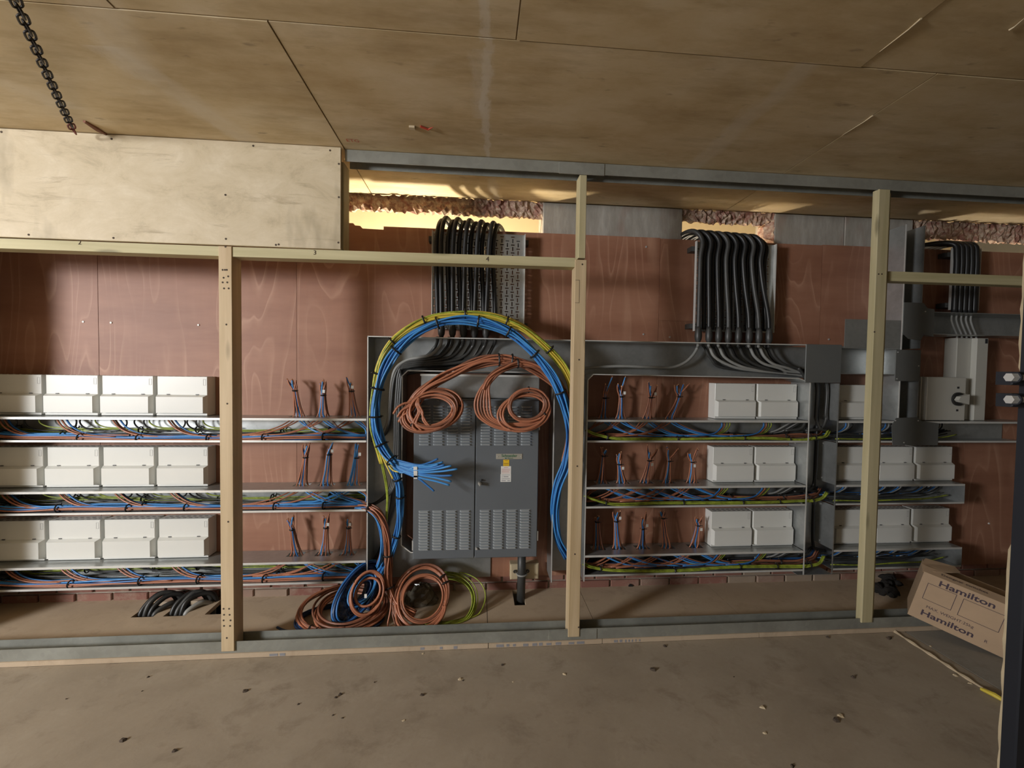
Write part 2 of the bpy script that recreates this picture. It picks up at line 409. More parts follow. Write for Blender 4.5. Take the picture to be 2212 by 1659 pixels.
def smoothp(pts, sub=6):
    pts = [Vector(p) for p in pts]
    if len(pts) < 3: return [pts[0].lerp(pts[-1], k/4) for k in range(5)]
    out = []
    for i in range(len(pts)-1):
        p0 = pts[i-1] if i else pts[0]*2-pts[1]
        p1, p2 = pts[i], pts[i+1]
        p3 = pts[i+2] if i+2 < len(pts) else pts[-1]*2-pts[-2]
        for k in range(sub):
            t = k/sub
            out.append(0.5*((2*p1)+(p2-p0)*t+(2*p0-5*p1+4*p2-p3)*t*t+(3*p1-p0-3*p2+p3)*t*t*t))
    out.append(pts[-1]); return out
def PP(lst, Y=None):
    return [P(q[0], q[1], q[2] if len(q) > 2 else Y) for q in lst]
def wire(pts, r, mat, name, parent, sub=6, k=6):
    return build(name, MB().tube(smoothp(pts, sub), r, k), mat, parent, True)
def bundle(pts, specs, rad, parent, sub=6, wob=0.25, k=6, ends=0.0):
    """specs: list of (name, mat, r). Wires run side by side along the path pts (layout units)."""
    path = smoothp(pts, sub); n = len(path); cnt = len(specs); out = []
    tan = [(path[min(i+1, n-1)]-path[max(i-1, 0)]).normalized() for i in range(n)]
    for q, (nm, mt, r) in enumerate(specs):
        rr = rad*math.sqrt((q+0.5)/cnt); th = q*2.39996
        ph = R.random()*6.28; fr = R.uniform(0.6, 1.4); pts2 = []
        for i in range(n):
            t = tan[i]; a = Vector((0, 1, 0)); a = (a-t*a.dot(t))
            a = a.normalized() if a.length > 0.05 else t.orthogonal().normalized(); b = t.cross(a)
            ang = th+wob*math.sin(ph+fr*i*0.35); s = rr*(1+0.2*math.sin(ph*2+i*0.3))
            pts2.append(path[i]+a*math.cos(ang)*s+b*math.sin(ang)*s)
        if ends:
            cut = int(R.random()*ends*n)
            pts2 = pts2[:n-cut] if cut else pts2
        out.append(build(nm, MB().tube(pts2, r, k), mt, parent, True))
    return path, tan
def ties(path, tan, rad, where, parent, r=0.0022, tail=True):
    n = len(path)
    for w_ in where:
        i = min(n-1, max(0, int(w_*(n-1)))); m = MB().ring(path[i], tan[i], rad, r*1.3, 14, 4, 1.6)
        if tail:
            a = tan[i].orthogonal().normalized(); a = a if a.z > 0 else -a
            m.tube([path[i]+a*rad, path[i]+a*(rad+0.012)+Vector((0.003, -0.006, 0))], r*0.9, 4)
        build('cable_tie', m, 'tie', parent)
def coil(c, right, top, turns, specs, spread, parent, thick=0.02, arc=(0, 2*math.pi), k=6, seg=40):
    c, u, v = Vector(c), Vector(right)-Vector(c), Vector(top)-Vector(c)
    nrm = u.cross(v).normalized()
    for q in range(turns):
        nm, mt, r = specs[q % len(specs)]
        s = 1-spread*R.random(); off = (R.random()-0.5)*2*thick; ph = R.random()*6.28
        dc = u*R.uniform(-1, 1)*spread*0.25+v*R.uniform(-1, 1)*spread*0.25
        pts = []
        a0 = arc[0]+(R.uniform(-0.1, 0.1) if arc[1]-arc[0] < 6 else R.random()*6.28)
        for i in range(seg+1):
            a = a0+(arc[1]-arc[0])*i/seg*(1.0 if arc[1]-arc[0] < 6 else 1.03)
            wv = 1+0.025*math.sin(2*a+ph)
            o = off+thick*0.5*math.sin(a*1.0+ph)
            q_ = c+dc+(u*math.cos(a)+v*math.sin(a))*s*wv+nrm*o
            q_.z = max(q_.z, r+0.001)
            if q_.z < 0.08: q_.y = max(q_.y, 2.014+r)
            pts.append(q_)
        build(nm, MB().tube(pts, r, k), mt, parent, True)
def coil_tie(c, right, top, ang, s, parent, rad):
    c, u, v = Vector(c), Vector(right)-Vector(c), Vector(top)-Vector(c)
    p = c+(u*math.cos(ang)+v*math.sin(ang))*s; t = -u*math.sin(ang)+v*math.cos(ang)
    build('cable_tie', MB().ring(p, t, rad, 0.0028, 12, 4, 1.6), 'tie', parent)
def text(name, s, size, origin, u, v, mat, parent, depth=0.0006, align='CENTER', sx=1.0, bold=0.0):
    cu = bpy.data.curves.new(name, 'FONT'); cu.body = s; cu.size = 1.0; cu.align_x = align; cu.align_y = 'CENTER'; cu.offset = bold; cu.resolution_u = 3
    o = bpy.data.objects.new(name, cu); COL.objects.link(o)
    bpy.context.view_layer.update()
    me = bpy.data.meshes.new_from_object(o.evaluated_get(bpy.context.evaluated_depsgraph_get()))
    u, v = Vector(u).normalized(), Vector(v).normalized(); nn = u.cross(v)
    m = MB(); m.v = [Vector(origin)+u*(q.co.x*size*sx)+v*(q.co.y*size)+nn*depth for q in me.vertices]; m.f = [tuple(p.vertices) for p in me.polygons]
    bpy.data.objects.remove(o); bpy.data.curves.remove(cu); bpy.data.meshes.remove(me)
    return build(name, m, mat, parent)

# ================================================================== SETTING
YW = 2.40      # face of the red plywood
YP = 1.93      # front of the timber partition
ZC = 2.26      # ceiling
# ---- front floor and side boards
struct('floor', MB().box((-6.5, -4.0, -0.10), (2.20, 1.928, -0.022)), 'floor')
q0, q1 = PZ(1925, 1360, -0.022), PZ(2145, 1500, -0.022)
struct('floor', MB().box((2.206, -4.0, -0.10), (4.3, 1.928, -0.022)), 'slab')
sf = MB()
pts = [PZ(1922, 1357, -0.02), PZ(1975, 1392, -0.02), PZ(2030, 1427, -0.02), PZ(2080, 1460, -0.02), PZ(2150, 1503, -0.02)]
sf.tube(smoothp(pts, 5), [0.006+0.003*math.sin(k*1.7) for k in range(21)], 6)
build('trim_filler_bead', sf, 'edge')['kind'] = 'structure'
# ---- deck behind the partition: chipboard sheets with cut-outs
deck = struct('floor', MB().box((-6.5, 1.94, -0.30), (4.3, 2.60, -0.12)), 'pit')
holes = [(-1.757, -1.65, 2.243, 2.385), (-1.602, -1.495, 2.243, 2.385), (-1.402, -1.290, 2.248, 2.385), (0.215, 0.278, 2.243, 2.40)]
xs = [-3.9, 0.063, 0.613, 1.412, 2.6, 4.3]
for a, b in zip(xs[:-1], xs[1:]):
    hs = [h for h in holes if h[0] >= a and h[1] <= b]
    build('chipboard_sheet', MB().plate(a+0.0015, b-0.0015, 1.929, 2.425, hs, lambda x, y, t: (x, y, -t), 0.0215), 'deck', deck)
em = MB()
for a, b, dy in [(1072, 1088, 0), (1094, 1100, 0), (1108, 1114, 0), (1130, 1141, -1), (1150, 1160, -1), (1164, 1172, -1), (1180, 1191, -1), (1200, 1212, -2), (1228, 1240, -2), (1246, 1262, -2), (908, 917, 1), (950, 956, 1), (980, 988, 1), (582, 600, 11), (604, 616, 11), (1326, 1334, -4), (1338, 1344, -4), (1350, 1353, -5), (1357, 1360, -5), (1364, 1367, -5), (1372, 1374, -5), (1380, 1383, -5)]:
    p, q = P(a, 1398, 1.9285), P(b, 1398, 1.9285)
    em.box((p.x, 1.9282, -0.019+0.002*R.random()), (q.x, 1.9295, -0.005-0.003*R.random()))
build('printed_mark', em, 'greyink', deck, kind='stuff')
# ---- ceiling of plywood sheets
ceil = struct('ceiling', MB().box((-6.5, -4.0, ZC+0.012), (4.3, 2.47, ZC+0.08)), 'ceil')
for k, (x0, x1, y0, y1) in enumerate([(-2.66, -0.602, 1.255, 2.40), (-0.602, 1.46, 1.255, 2.40), (1.46, 3.52, 1.255, 2.40), (-4.72, -2.66, 1.255, 2.40), (-1.0, 0.1, -0.5, 1.255), (0.1, 1.194, -0.5, 1.255), (1.194, 2.29, -0.5, 1.255), (2.29, 4.29, -0.5, 1.255), (-2.1, -1.0, -0.5, 1.255), (-6.4, -2.1, -0.5, 1.255), (-6.4, -4.72, 1.255, 2.4), (3.52, 4.29, 1.255, 2.4), (-6.4, 4.29, -4.0, -0.5)]):
    g = 0.0022; dz = R.uniform(0, 0.004)
    build('plywood_sheet', MB().box((x0+g, y0+g, ZC+dz), (x1-g, y1-g, ZC+0.0119)), 'ceil', ceil)
# lifted splinters and filler along the ceiling joints
for (a, b) in (((1885, 250), (1820, 292)), ((2180, 65), (2212, 40)), ((1990, 40), (1900, 112))):
    p, q = PZ(*a, ZC-0.001), PZ(*b, ZC+0.001)
    build('splinter', MB().tube([p, p.lerp(q, .3)+Vector((0.003, 0, 0)), q], [0.0032, 0.0022, 0.001], 5), 'block', ceil)
p, q = PZ(182, 262, ZC-0.002), PZ(232, 292, ZC-0.002)
build('splinter', MB().tube([p, p.lerp(q, .5), q], [0.006, 0.011, 0.004], 6), 'dbrown', ceil)
text('pencil_mark', 'ETG', 0.030, PZ(762, 304, ZC-0.0005), (1, 0, 0), (0, -1, 0), 'redink', ceil, depth=0.0005)
p = PZ(894, 276, ZC-0.001); build('splinter', MB().box((p.x-0.018, p.y-0.01, ZC-0.006), (p.x+0.004, p.y+0.008, ZC+0.002)), 'chip', ceil)
p = PZ(908, 273, ZC-0.001); build('splinter', MB().tube([p, p+Vector((0.03, 0.012, -0.004)), p+Vector((0.05, 0.0, 0))], [0.005, 0.004, 0.001], 5), 'redink', ceil)

# ---- back wall: masonry core with three openings under the ceiling, faced with red plywood
wb = MB()
wb.box((-6.5, 2.425, -0.12), (4.3, 2.60, 1.86))
for (a, b) in ((-6.5, -1.2), (0.365, 1.205), (1.785, 2.70), (3.9, 4.3)):
    wb.box((a, 2.446, 1.86), (b, 2.60, ZC+0.011))
wb.box((-6.5, 2.47, ZC+0.082), (4.3, 2.56, 3.3))
wall = struct('wall_back', wb, 'mortar')
for (a, b, n) in ((0.365, 1.205, 1), (1.785, 2.70, 2), (-1.9, -1.2, 1)):
    for k in range(n):
        x0 = a+(b-a)*k/n; x1 = a+(b-a)*(k+1)/n; j = R.uniform(0, 0.008)
        build('concrete_block', MB().bbox((x0+0.001, 2.418+j, 2.04), (x1-0.001, 2.445, ZC+0.008), 0.004), 'concrete', wall)
# broken masonry along the head of each opening
def ragged(x0, x1, z0, z1, y0, y1, seed):
    rr = random.Random(seed); n = int((x1-x0)/0.014); rows = 5; m = MB(); vs = []; fs = []
    for i in range(n+1):
        for j in range(rows+1):
            t = j/rows
            z = z1+(z0-z1)*t+(rr.uniform(-0.012, 0.012) if j == rows else rr.uniform(-0.005, 0.005))
            vs.append((x0+(x1-x0)*i/n, y0+0.02*t+rr.uniform(-0.012, 0.012), z))
        vs.append((x0+(x1-x0)*i/n, y1, z0+rr.uniform(-0.01, 0.01)))
    k = rows+2
    for i in range(n):
        for j in range(k-1): fs.append((i*k+j, i*k+j+1, (i+1)*k+j+1, (i+1)*k+j))
    return m.add(vs, fs)
build('broken_lintel', ragged(-1.2, 0.37, 2.188, 2.272, 2.432, 2.47, 1), 'ragged', wall)
build('broken_lintel', ragged(1.2, 1.79, 2.205, 2.272, 2.432, 2.47, 2), 'ragged', wall)
build('broken_lintel', ragged(2.69, 3.92, 2.165, 2.272, 2.432, 2.47, 3), 'ragged', wall)
rj = MB(); 
rr = random.Random(5); vs = []; fs = []
for i in range(9):
    z = 2.03+0.20*i/8
    for j in range(4): vs.append((1.79-0.035*math.sin(i/8*2.2)*(j in (1, 2))-0.012*rr.random(), 2.425+0.05*j, z+rr.uniform(-.006, .006)))
for i in range(8):
    for j in range(3): fs.append((i*4+j, i*4+j+1, (i+1)*4+j+1, (i+1)*4+j))
build('broken_jamb', rj.add(vs, fs), 'ragged', wall)
# plywood facing sheets (joints every 1.22 m)
ZT = [2.084, 2.084, 2.084, 2.084, 2.080, 2.084, 2.084]
sx = [-3.04, -2.02, -1.003, 0.03, 1.062, 2.082, 3.10, 4.2]
for k in range(7):
    a, b = sx[k]+0.001, sx[k+1]-0.001
    y0 = YW+R.uniform(0, 0.002)
    if k == 2:     # notched top edge
        poly = [(a, y0, 0.083), (b, y0, 0.083), (b, y0, 2.084), (-0.535, y0, 2.084), (-0.535, y0, 2.066), (-0.65, y0, 2.068), (-0.662, y0, 2.082), (-0.69, y0, 2.083), (-0.70, y0, 2.095), (a, y0, 2.095)]
        build('plywood_sheet', MB().prism(poly, (0, 0.016, 0)), 'wallply', wall)
    else:
        build('plywood_sheet', MB().box((a, y0, 0.083), (b, y0+0.016, ZT[k])), 'wallply', wall)
# small patch let into the sheet beside the right tray
build('plywood_patch', MB().box((1.063, YW-0.0035, 1.60), (1.27, YW-0.0005, 2.05)), 'wallply', wall)
for (px, py) in ((179, 695), (239, 697), (428, 702), (1390, 722), (1447, 728), (1396, 533), (1452, 535), (2137, 1131), (1791, 733), (1560, 530)):
    p = P(px, py, YW-0.002)
    build('screw_head', MB().cyl(p, p+Vector((0, 0.004, 0)), 0.0055, 8), 'white' if px < 1000 or px > 2000 else 'bolt', wall)
# brick courses showing under the plywood
bp = 0.186
for row in range(2):
    for k in range(38):
        x0 = -3.1+k*bp+(bp/2 if row else 0)
        if x0 > 3.6: continue
        z0 = -0.018+row*0.062; j = R.uniform(0, 0.007)
        build('brick', MB().bbox((x0+0.006, 2.408+j, z0+0.004), (x0+bp-0.006, 2.43, z0+0.056), 0.003), 'brick', wall)
p = P(1362, 1266, 2.41)
build('pipe_hole', MB().cyl(p, p+Vector((0, -0.006, 0)), 0.014, 12), 'pit', wall)
# space beyond the openings
struct('wall_beyond', MB().box((-6.5, 3.35, -0.1), (4.3, 3.45, 3.3)), 'backwall')
struct('ceiling', MB().box((-6.5, 2.56, 3.3), (4.3, 3.45, 3.4)), 'backwall')
struct('floor', MB().box((-6.5, 2.60, -0.1), (4.3, 3.35, -0.02)), 'slab')
# ---- the rest of the room, out of frame
wl = MB().plate(-4.0, 3.4, -0.1, 3.3, [(-1.75, -0.70, 1.15, 2.15)], lambda y, z, t: (-4.7-t, y, z), 0.1)
struct('wall_left', wl, 'roomwall')
struct('wall_right', MB().box((4.3, -4.0, -0.1), (4.4, 3.4, 3.3)), 'roomwall')
struct('wall_rear', MB().plate(-6.5, 4.3, -0.1, 2.27, [(-1.1, -0.1, -0.02, 2.12)], lambda x, z, t: (x, -4.0-t, z), 0.1), 'roomwall')
wf = MB()
for (a, b) in (((-4.75, -1.75, 1.15), (-4.7, -1.70, 2.15)), ((-4.75, -0.75, 1.15), (-4.7, -0.70, 2.15)), ((-4.75, -1.70, 2.10), (-4.7, -0.75, 2.15)), ((-4.75, -1.70, 1.15), (-4.7, -0.75, 1.20))): wf.box(a, b)
struct('window_1', wf, 'white')

# ================================================================== PARTITION
# steel tracks (U section) at floor and ceiling
def track(name, x0, x1, zf, up, label):
    s = 1 if up else -1; h = 0.052
    t = thing(name, label, 'track', ((x0+x1)/2, YP+0.035, zf))
    za, zb = sorted((zf, zf+s*0.002)); build('web', MB().box((x0, YP+0.006, za), (x1, YP+0.076, zb)), 'track', t)
    za, zb = sorted((zf, zf+s*h))
    m = MB().box((x0, YP+0.004, za), (x1, YP+0.006, zb)); build('front_flange', m, 'track', t)
    m = MB().box((x0, YP+0.074, za), (x1, YP+0.076, zb)); build('rear_flange', m, 'track', t)
    return t
tk = track('floor_track', -3.9, 3.6, 0.0005, True, 'galvanised steel channel screwed along the floor under the timber studs')
build('joint_sleeve', MB().box((0.352, YP+0.001, 0.003), (0.585, YP+0.0039, 0.050)), 'track', tk)
tk = track('ceiling_track', -0.60, 3.6, ZC-0.0005, False, 'galvanised steel channel fixed along the plywood ceiling above the studs')
build('joint_sleeve', MB().box((0.362, YP+0.001, ZC-0.056), (0.575, YP+0.0039, ZC-0.002)), 'track', tk)
def screws(parent, pts, Y, r=0.0042):
    for (px, py) in pts:
        p = P(px, py, Y); build('screw_head', MB().cyl(p+Vector((0, -0.0006, 0)), p+Vector((0, 0.002, 0)), r, 8), 'dirt', parent)
def post(name, label, x0, x1, y0, y1, z0, z1, mat, scr=(), cat='stud'):
    t = thing(name, label, cat, ((x0+x1)/2, (y0+y1)/2, z0))
    build('timber', MB().bbox((x0, y0, z0), (x1, y1, z1), 0.002), mat, t)
    screws(t, scr, y0); return t
post('timber_stud', 'pale timber stud standing left of the loose wire bunches', -1.132, -1.076, YP-0.004, YP+0.068, 0.012, 1.8135, 'stud',
     [(486, 583), (490, 583), (483, 600), (493, 597), (481, 583), (481, 610), (491, 610), (484, 623), (494, 623), (489, 701), (491, 872), (493, 1127), (490, 1378), (487, 533), (483, 1315), (495, 1315), (484, 1328), (496, 1328), (483, 1340), (498, 1340), (484, 1352), (497, 1352)])
t = post('timber_stud', 'pale timber stud in front of the right side of the grey panel', 0.444, 0.4995, YP-0.004, YP+0.060, 0.018, 1.811, 'stud',
     [(1251, 777), (1247, 1007), (1242, 1197), (1250, 1355), (1258, 571)])
pk = MB()
for (x0, x1, z0, z1) in ((0.447, 0.466, 1.715, 1.7165), (0.447, 0.466, 1.61, 1.6115), (0.4655, 0.467, 1.61, 1.7165)): pk.box((x0, YP-0.0046, z0), (x1, YP-0.004, z1))
build('pencil_outline', pk, 'dirt', t)
post('timber_stud', 'short greenish stud above the rail, joining the ceiling channel', 0.462, 0.4955, YP+0.008, YP+0.075, 1.8215, 2.207, 'green_stud')
post('timber_stud', 'tall greenish stud at the right beside the cardboard box', 1.957, 2.016, YP-0.004, YP+0.030, 0.034, 2.209, 'green_stud', [(1898, 592), (1905, 592), (1889, 717)])
post('timber_stud', 'backing timber fixed behind the tall right stud', 2.0165, 2.049, YP+0.022, YP+0.072, 0.034, 2.206, 'green_stud')
post('timber_stud', 'short dark stud closing the end of the pale plywood sheet', -0.656, -0.606, YP+0.008, YP+0.085, 1.8205, 2.206, 'green_stud')
def rail(label, x0, x1, z0, z1, y0, y1, digit=None, slope=0.0):
    t = thing('timber_rail', label, 'rail', ((x0+x1)/2, (y0+y1)/2, min(z0, z0+slope)))
    poly = [(x0, y0, z0), (x1, y0, z0+slope), (x1, y0, z1+slope), (x0, y0, z1)]
    build('timber', MB().prism(poly, (0, y1-y0, 0)), 'rail', t)
    if digit:
        s, px, py = digit; p = P(px, py, y0-0.0008)
        text('pencil_digit', s, 0.028, p, (1, 0, 0), (0, 0, 1), 'dirt', t)
    return t
rail('greenish timber rail under the pale plywood, left of the left stud', -2.528, -1.133, 1.771, 1.8125, YP, YP+0.062, ('2', 172, 524))
rail('greenish timber rail spanning the bay over the grey panel', -1.075, 0.4435, 1.770, 1.812, YP, YP+0.062, ('3', 680, 546), 0.007)
rail('dark green timber rail at the far right upper bay', 2.0495, 3.55, 1.768, 1.816, YP+0.02, YP+0.07)
text('pencil_digit', '4', 0.030, P(1053, 560, YP-0.0008), (1, 0, 0), (0, 0, 1), 'dirt', [o for o in bpy.data.objects if o.get('label', '').startswith('greenish timber rail spanning')][0])
t = thing('plywood_panel', 'pale stained plywood sheet fixed across the upper left of the frame', 'panel', (-1.65, 1.92, 1.815))
build('sheet', MB().box((-2.528, YP-0.014, 1.8155), (-0.6135, YP-0.0005, 2.2575)), 'pale', t)
screws(t, [(3, 285), (241, 300), (547, 315), (713, 325), (732, 354), (732, 426), (731, 524), (487, 421), (488, 516), (596, 529), (602, 528), (245, 514), (62, 507)], YP-0.0142, 0.0045)
t = thing('plywood_panel', 'unseen full height plywood sheet added at the far left to shade the wall', 'panel', (-3.3, 1.92, 0.0))
build('sheet', MB().box((-3.95, YP-0.014, -0.0215), (-2.53, YP-0.0005, 2.2575)), 'pale', t)  # unseen sheet, added to cast the shade over the left end of the wall

# ================================================================== STEEL TRUNKING
YF = 2.25      # open front of the trunking
ROWS = {'top': (0.90, 1.025), 'middle': (0.532, 0.650), 'bottom': (0.147, 0.266)}
def trunk(label, x0, x1, row, slots, endcap=False, lip=True):
    z0, z1 = ROWS[row]
    t = thing('cable_trunking', label, 'trunking', ((x0+x1)/2, 2.32, z0), 'open steel trunking rows')
    hs = [(a, b, 2.315, 2.372) for (a, b) in slots]
    build('top_plate', MB().plate(x0, x1, YF, YW-0.001, hs, lambda x, y, k: (x, y, z1-k), 0.002), 'steel', t)
    build('bottom_plate', MB().box((x0, YF, z0), (x1, YW-0.001, z0+0.002)), 'steel', t)
    build('back_plate', MB().box((x0, YW-0.004, z0+0.0022), (x1, YW-0.001, z1-0.0022)), 'steel', t)
    build('lip', MB().box((x0, YF-0.002, z1-0.011), (x1, YF, z1+0.0005)), 'edge_steel', t)
    build('lip', MB().box((x0, YF-0.002, z0-0.0005), (x1, YF, z0+0.010)), 'edge_steel', t)
    if endcap: build('end_cap', MB().box((x1, YF-0.002, z0), (x1+0.002, YW-0.001, z1)), 'steel', t)
    for q in (0.27, 0.34):
        for dx in (0.0, 0.035):
            xx = x0+(x1-x0)*0.62+dx
            if x1-x0 > 1.5: build('rivet', MB().cyl((xx+0.15, 2.0+q, z1), (xx+0.15, 2.0+q, z1+0.002), 0.004, 8), 'bolt', t)
    return t
BL = {  # loose wire bunches: base px, tie px, tips px
 ('left', 'top'): [((645, 897), (637, 844), [(622, 818), (633, 821), (640, 826)]), ((698, 897), (698, 854), [(691, 826), (698, 824), (705, 828)]), ((765, 897), (759, 845), [(748, 818), (757, 825), (760, 830)])],
 ('left', 'middle'): [((653, 1046), (660, 988), [(654, 963), (663, 962), (669, 957)]), ((706, 1046), (711, 982), [(711, 967), (720, 955), (716, 960)]), ((764, 1046), (770, 989), [(767, 975), (770, 957), (773, 960)])],
 ('left', 'bottom'): [((640, 1195), (631, 1144), [(624, 1120), (632, 1115), (628, 1125)]), ((700, 1195), (704, 1140), [(699, 1117), (702, 1119), (710, 1111)]), ((752, 1195), (753, 1140), [(747, 1126), (750, 1124), (757, 1130)])],
 ('right', 'top'): [((1305, 906), (1307, 860), [(1307, 832), (1322, 815), (1312, 838)]), ((1340, 906), (1341, 857), [(1334, 831), (1350, 817), (1344, 834)]), ((1399, 906), (1406, 859), [(1402, 828), (1406, 836), (1416, 833)]), ((1448, 906), (1466, 857), [(1458, 836), (1464, 833), (1486, 828), (1478, 832)])],
 ('right', 'middle'): [((1300, 1046), (1304, 985), [(1300, 968), (1308, 972)]), ((1343, 1046), (1338, 1003), [(1333, 985), (1339, 978), (1342, 980)]), ((1394, 1046), (1403, 995), [(1398, 965), (1404, 975), (1418, 970)]), ((1441, 1046), (1445, 996), [(1440, 967), (1442, 973), (1464, 971)]), ((1493, 1046), (1495, 998), [(1486, 978), (1490, 983), (1506, 973)])],
 ('right', 'bottom'): [((1292, 1181), (1290, 1127), [(1287, 1118), (1292, 1115)]), ((1335, 1182), (1331, 1126), [(1325, 1108), (1333, 1104), (1338, 1106)]), ((1386, 1182), (1388, 1142), [(1385, 1120), (1389, 1120), (1395, 1107)]), ((1440, 1181), (1432, 1119), [(1425, 1107), (1429, 1106), (1435, 1105)]), ((1500, 1181), (1508, 1135), [(1504, 1118), (1507, 1120), (1515, 1119)])],
}
def slots_for(side, row):
    out = []
    for b in BL[(side, row)]:
        x = P(b[0][0], b[0][1], 2.345).x; out.append((x-0.042, x+0.042))
    return out
XL, XD = -0.586, -0.581
for row in ROWS:
    trunk('%s row of galvanised trunking left of the grey panel' % row, -2.9, XL, row, slots_for('left', row))
    trunk('%s row of galvanised trunking between the middle stud and right cable duct' % row, 0.606, 1.899, row, slots_for('right', row))
trunk('top row of trunking running right behind the tall right stud', 2.09, 3.35, 'top', [])
trunk('middle row short trunking with closed end, right of the cable duct', 2.09, 2.915, 'middle', [], True)
trunk('bottom row short trunking with closed end, behind the cardboard box', 2.09, 2.915, 'bottom', [], True)

# main wireway framing the grey panel
t = thing('steel_wireway', 'wide open steel wireway framing the grey panel and running right', 'wireway', (0.66, 2.32, 0.1))
def slab(name, a, b, mat='steel'): return build(name, MB().box(a, b), mat, t)
yb0, yb1 = YW-0.006, YW-0.0005
slab('back_plate', (XD, yb0, 1.272), (2.088, yb1, 1.458))
slab('back_plate', (XD, yb0, 0.10), (-0.40, yb1, 1.272))
slab('back_plate', (0.418, yb0, 0.115), (0.60, yb1, 1.272))
slab('back_plate', (-0.40, yb0, 0.088), (0.085, yb1, 0.30))
def wallseg(pts, closed=False, th=0.0035):
    for (a, b) in zip(pts[:-1], pts[1:]):
        a, b = Vector((a[0], 0, a[1])), Vector((b[0], 0, b[1])); d = (b-a).normalized(); n = Vector((-d.z, 0, d.x))*th/2
        q = [a-n, b-n, b+n, a+n]
        build('side_wall', MB().prism([(p.x, YF, p.z) for p in q], (0, YW-0.007-YF, 0)), 'steel', t)
        n2 = n*1.5; q = [a-n2, b-n2, b+n2, a+n2]
        build('edge_lip', MB().prism([(p.x, YF-0.003, p.z) for p in q], (0, 0.003, 0)), 'edge_steel', t)
wallseg([(XD+0.002, 0.10), (XD+0.002, 1.459)])
wallseg([(XD, 1.459), (1.868, 1.462)])
wallseg([(-0.40, 0.345), (-0.40, 1.255), (-0.372, 1.282), (0.385, 1.282), (0.416, 1.252), (0.418, 0.12)])
wallseg([(-0.40, 0.345), (-0.35, 0.305), (-0.33, 0.305)])
wallseg([(0.602, 0.12), (0.602, 1.245), (0.632, 1.276), (1.83, 1.270), (1.905, 1.245)])
build('cover_plate', MB().bbox((1.868, YF-0.006, 1.246), (2.088, YF-0.001, 1.466), 0.002), 'cover', t)
# vertical cable duct right of the white units
t = thing('cable_duct', 'vertical galvanised duct with black cables right of the paired white units', 'duct', (1.99, 2.32, 0.12))
for x in (1.905, 2.083):
    for (z0, z1) in ((0.268, 0.528), (0.652, 0.897), (1.027, 1.243)):
        build('side_wall', MB().box((x-0.0015, YF, z0), (x+0.0015, YW-0.007, z1)), 'steel', t)
        for zz in (z0+0.018, z1-0.018):
            build('rivet', MB().cyl((x-0.004, 2.345, zz), (x+0.004, 2.345, zz), 0.005, 8), 'bolt', t)
    build('edge_lip', MB().box((x-0.003, YF-0.003, 0.125), (x+0.003, YF, 1.243)), 'edge_steel' if x < 2 else 'steel', t)
build('back_plate', MB().box((1.907, YW-0.006, 0.125), (2.081, YW-0.0005, 1.243)), 'steel', t)
build('bottom_plate', MB().box((1.87, YF, 0.122), (2.083, YW-0.006, 0.1245)), 'steel', t)
# tall steel duct, cross ducts and covers at the right
t = thing('tall_steel_duct', 'tall vertical steel duct rising to the ceiling beside the tall right stud', 'duct', (2.52, 2.32, 1.02))
build('side_wall', MB().box((2.462, YF, 1.027), (2.465, YW-0.007, 2.17)), 'steel', t)
build('edge_lip', MB().box((2.460, YF-0.003, 1.027), (2.466, YF, 2.17)), 'edge_steel', t)
for (z0, z1) in ((1.027, 1.262), (1.455, 1.542), (1.668, 2.17)):
    build('side_wall', MB().box((2.583, YF, z0), (2.586, YW-0.007, z1)), 'steel', t)
build('back_plate', MB().box((2.466, YW-0.006, 1.027), (2.582, YW-0.0005, 2.17)), 'track', t)
build('cover_plate', MB().bbox((2.425, YF-0.007, 1.262), (2.585, YF-0.0035, 1.445), 0.0015), 'cover', t)
zz = [(2.465, 1.54), (2.465, 1.72), (2.586, 1.72), (2.615, 1.69), (2.66, 1.685), (2.66, 1.525), (2.60, 1.535), (2.578, 1.50), (2.50, 1.51)]
build('junction_plate', MB().prism([(x, YF-0.006, z) for x, z in zz], (0, 0.0025, 0)), 'cover', t)
build('junction_plate', MB().prism([(x, YF-0.006, z) for x, z in [(2.43, 0.885), (2.42, 1.0), (2.445, 1.045), (2.58, 1.05), (2.61, 1.028), (2.72, 1.015), (2.72, 0.885)]], (0, 0.0025, 0)), 'cover', t)
for (x, z) in ((2.437, 1.275), (2.437, 1.43), (2.572, 1.352), (2.60, 1.67), (2.585, 1.03), (2.44, 1.03), (2.50, 0.90)):
    build('rivet', MB().cyl((x, YF-0.009, z), (x, YF-0.006, z), 0.004, 8), 'bolt', t)
t = thing('steel_wireway', 'horizontal steel wireway under the dark cable tray, far upper right', 'wireway', (2.96, 2.32, 1.535))
build('back_plate', MB().box((2.588, YW-0.006, 1.545), (3.6, YW-0.0005, 1.668)), 'steel', t)
build('top_plate', MB().box((2.588, YF, 1.668), (3.6, YW-0.007, 1.671)), 'steel', t)
build('bottom_plate', MB().box((2.588, YF, 1.540), (3.6, YW-0.007, 1.543)), 'steel', t)
t = thing('steel_wireway', 'short steel wireway joining the grey square cover to the tall duct', 'wireway', (2.27, 2.32, 1.30))
build('back_plate', MB().box((2.090, YW-0.006, 1.30), (2.459, YW-0.0005, 1.47)), 'steel', t)
build('upper_sheet', MB().box((2.105, YF-0.002, 1.452), (2.455, YF, 1.615)), 'steel', t)
build('bottom_plate', MB().box((2.090, YF, 1.298), (2.455, YW-0.007, 1.301)), 'steel', t)
build('top_plate', MB().box((2.090, YF, 1.448), (2.455, YW-0.007, 1.451)), 'steel', t)

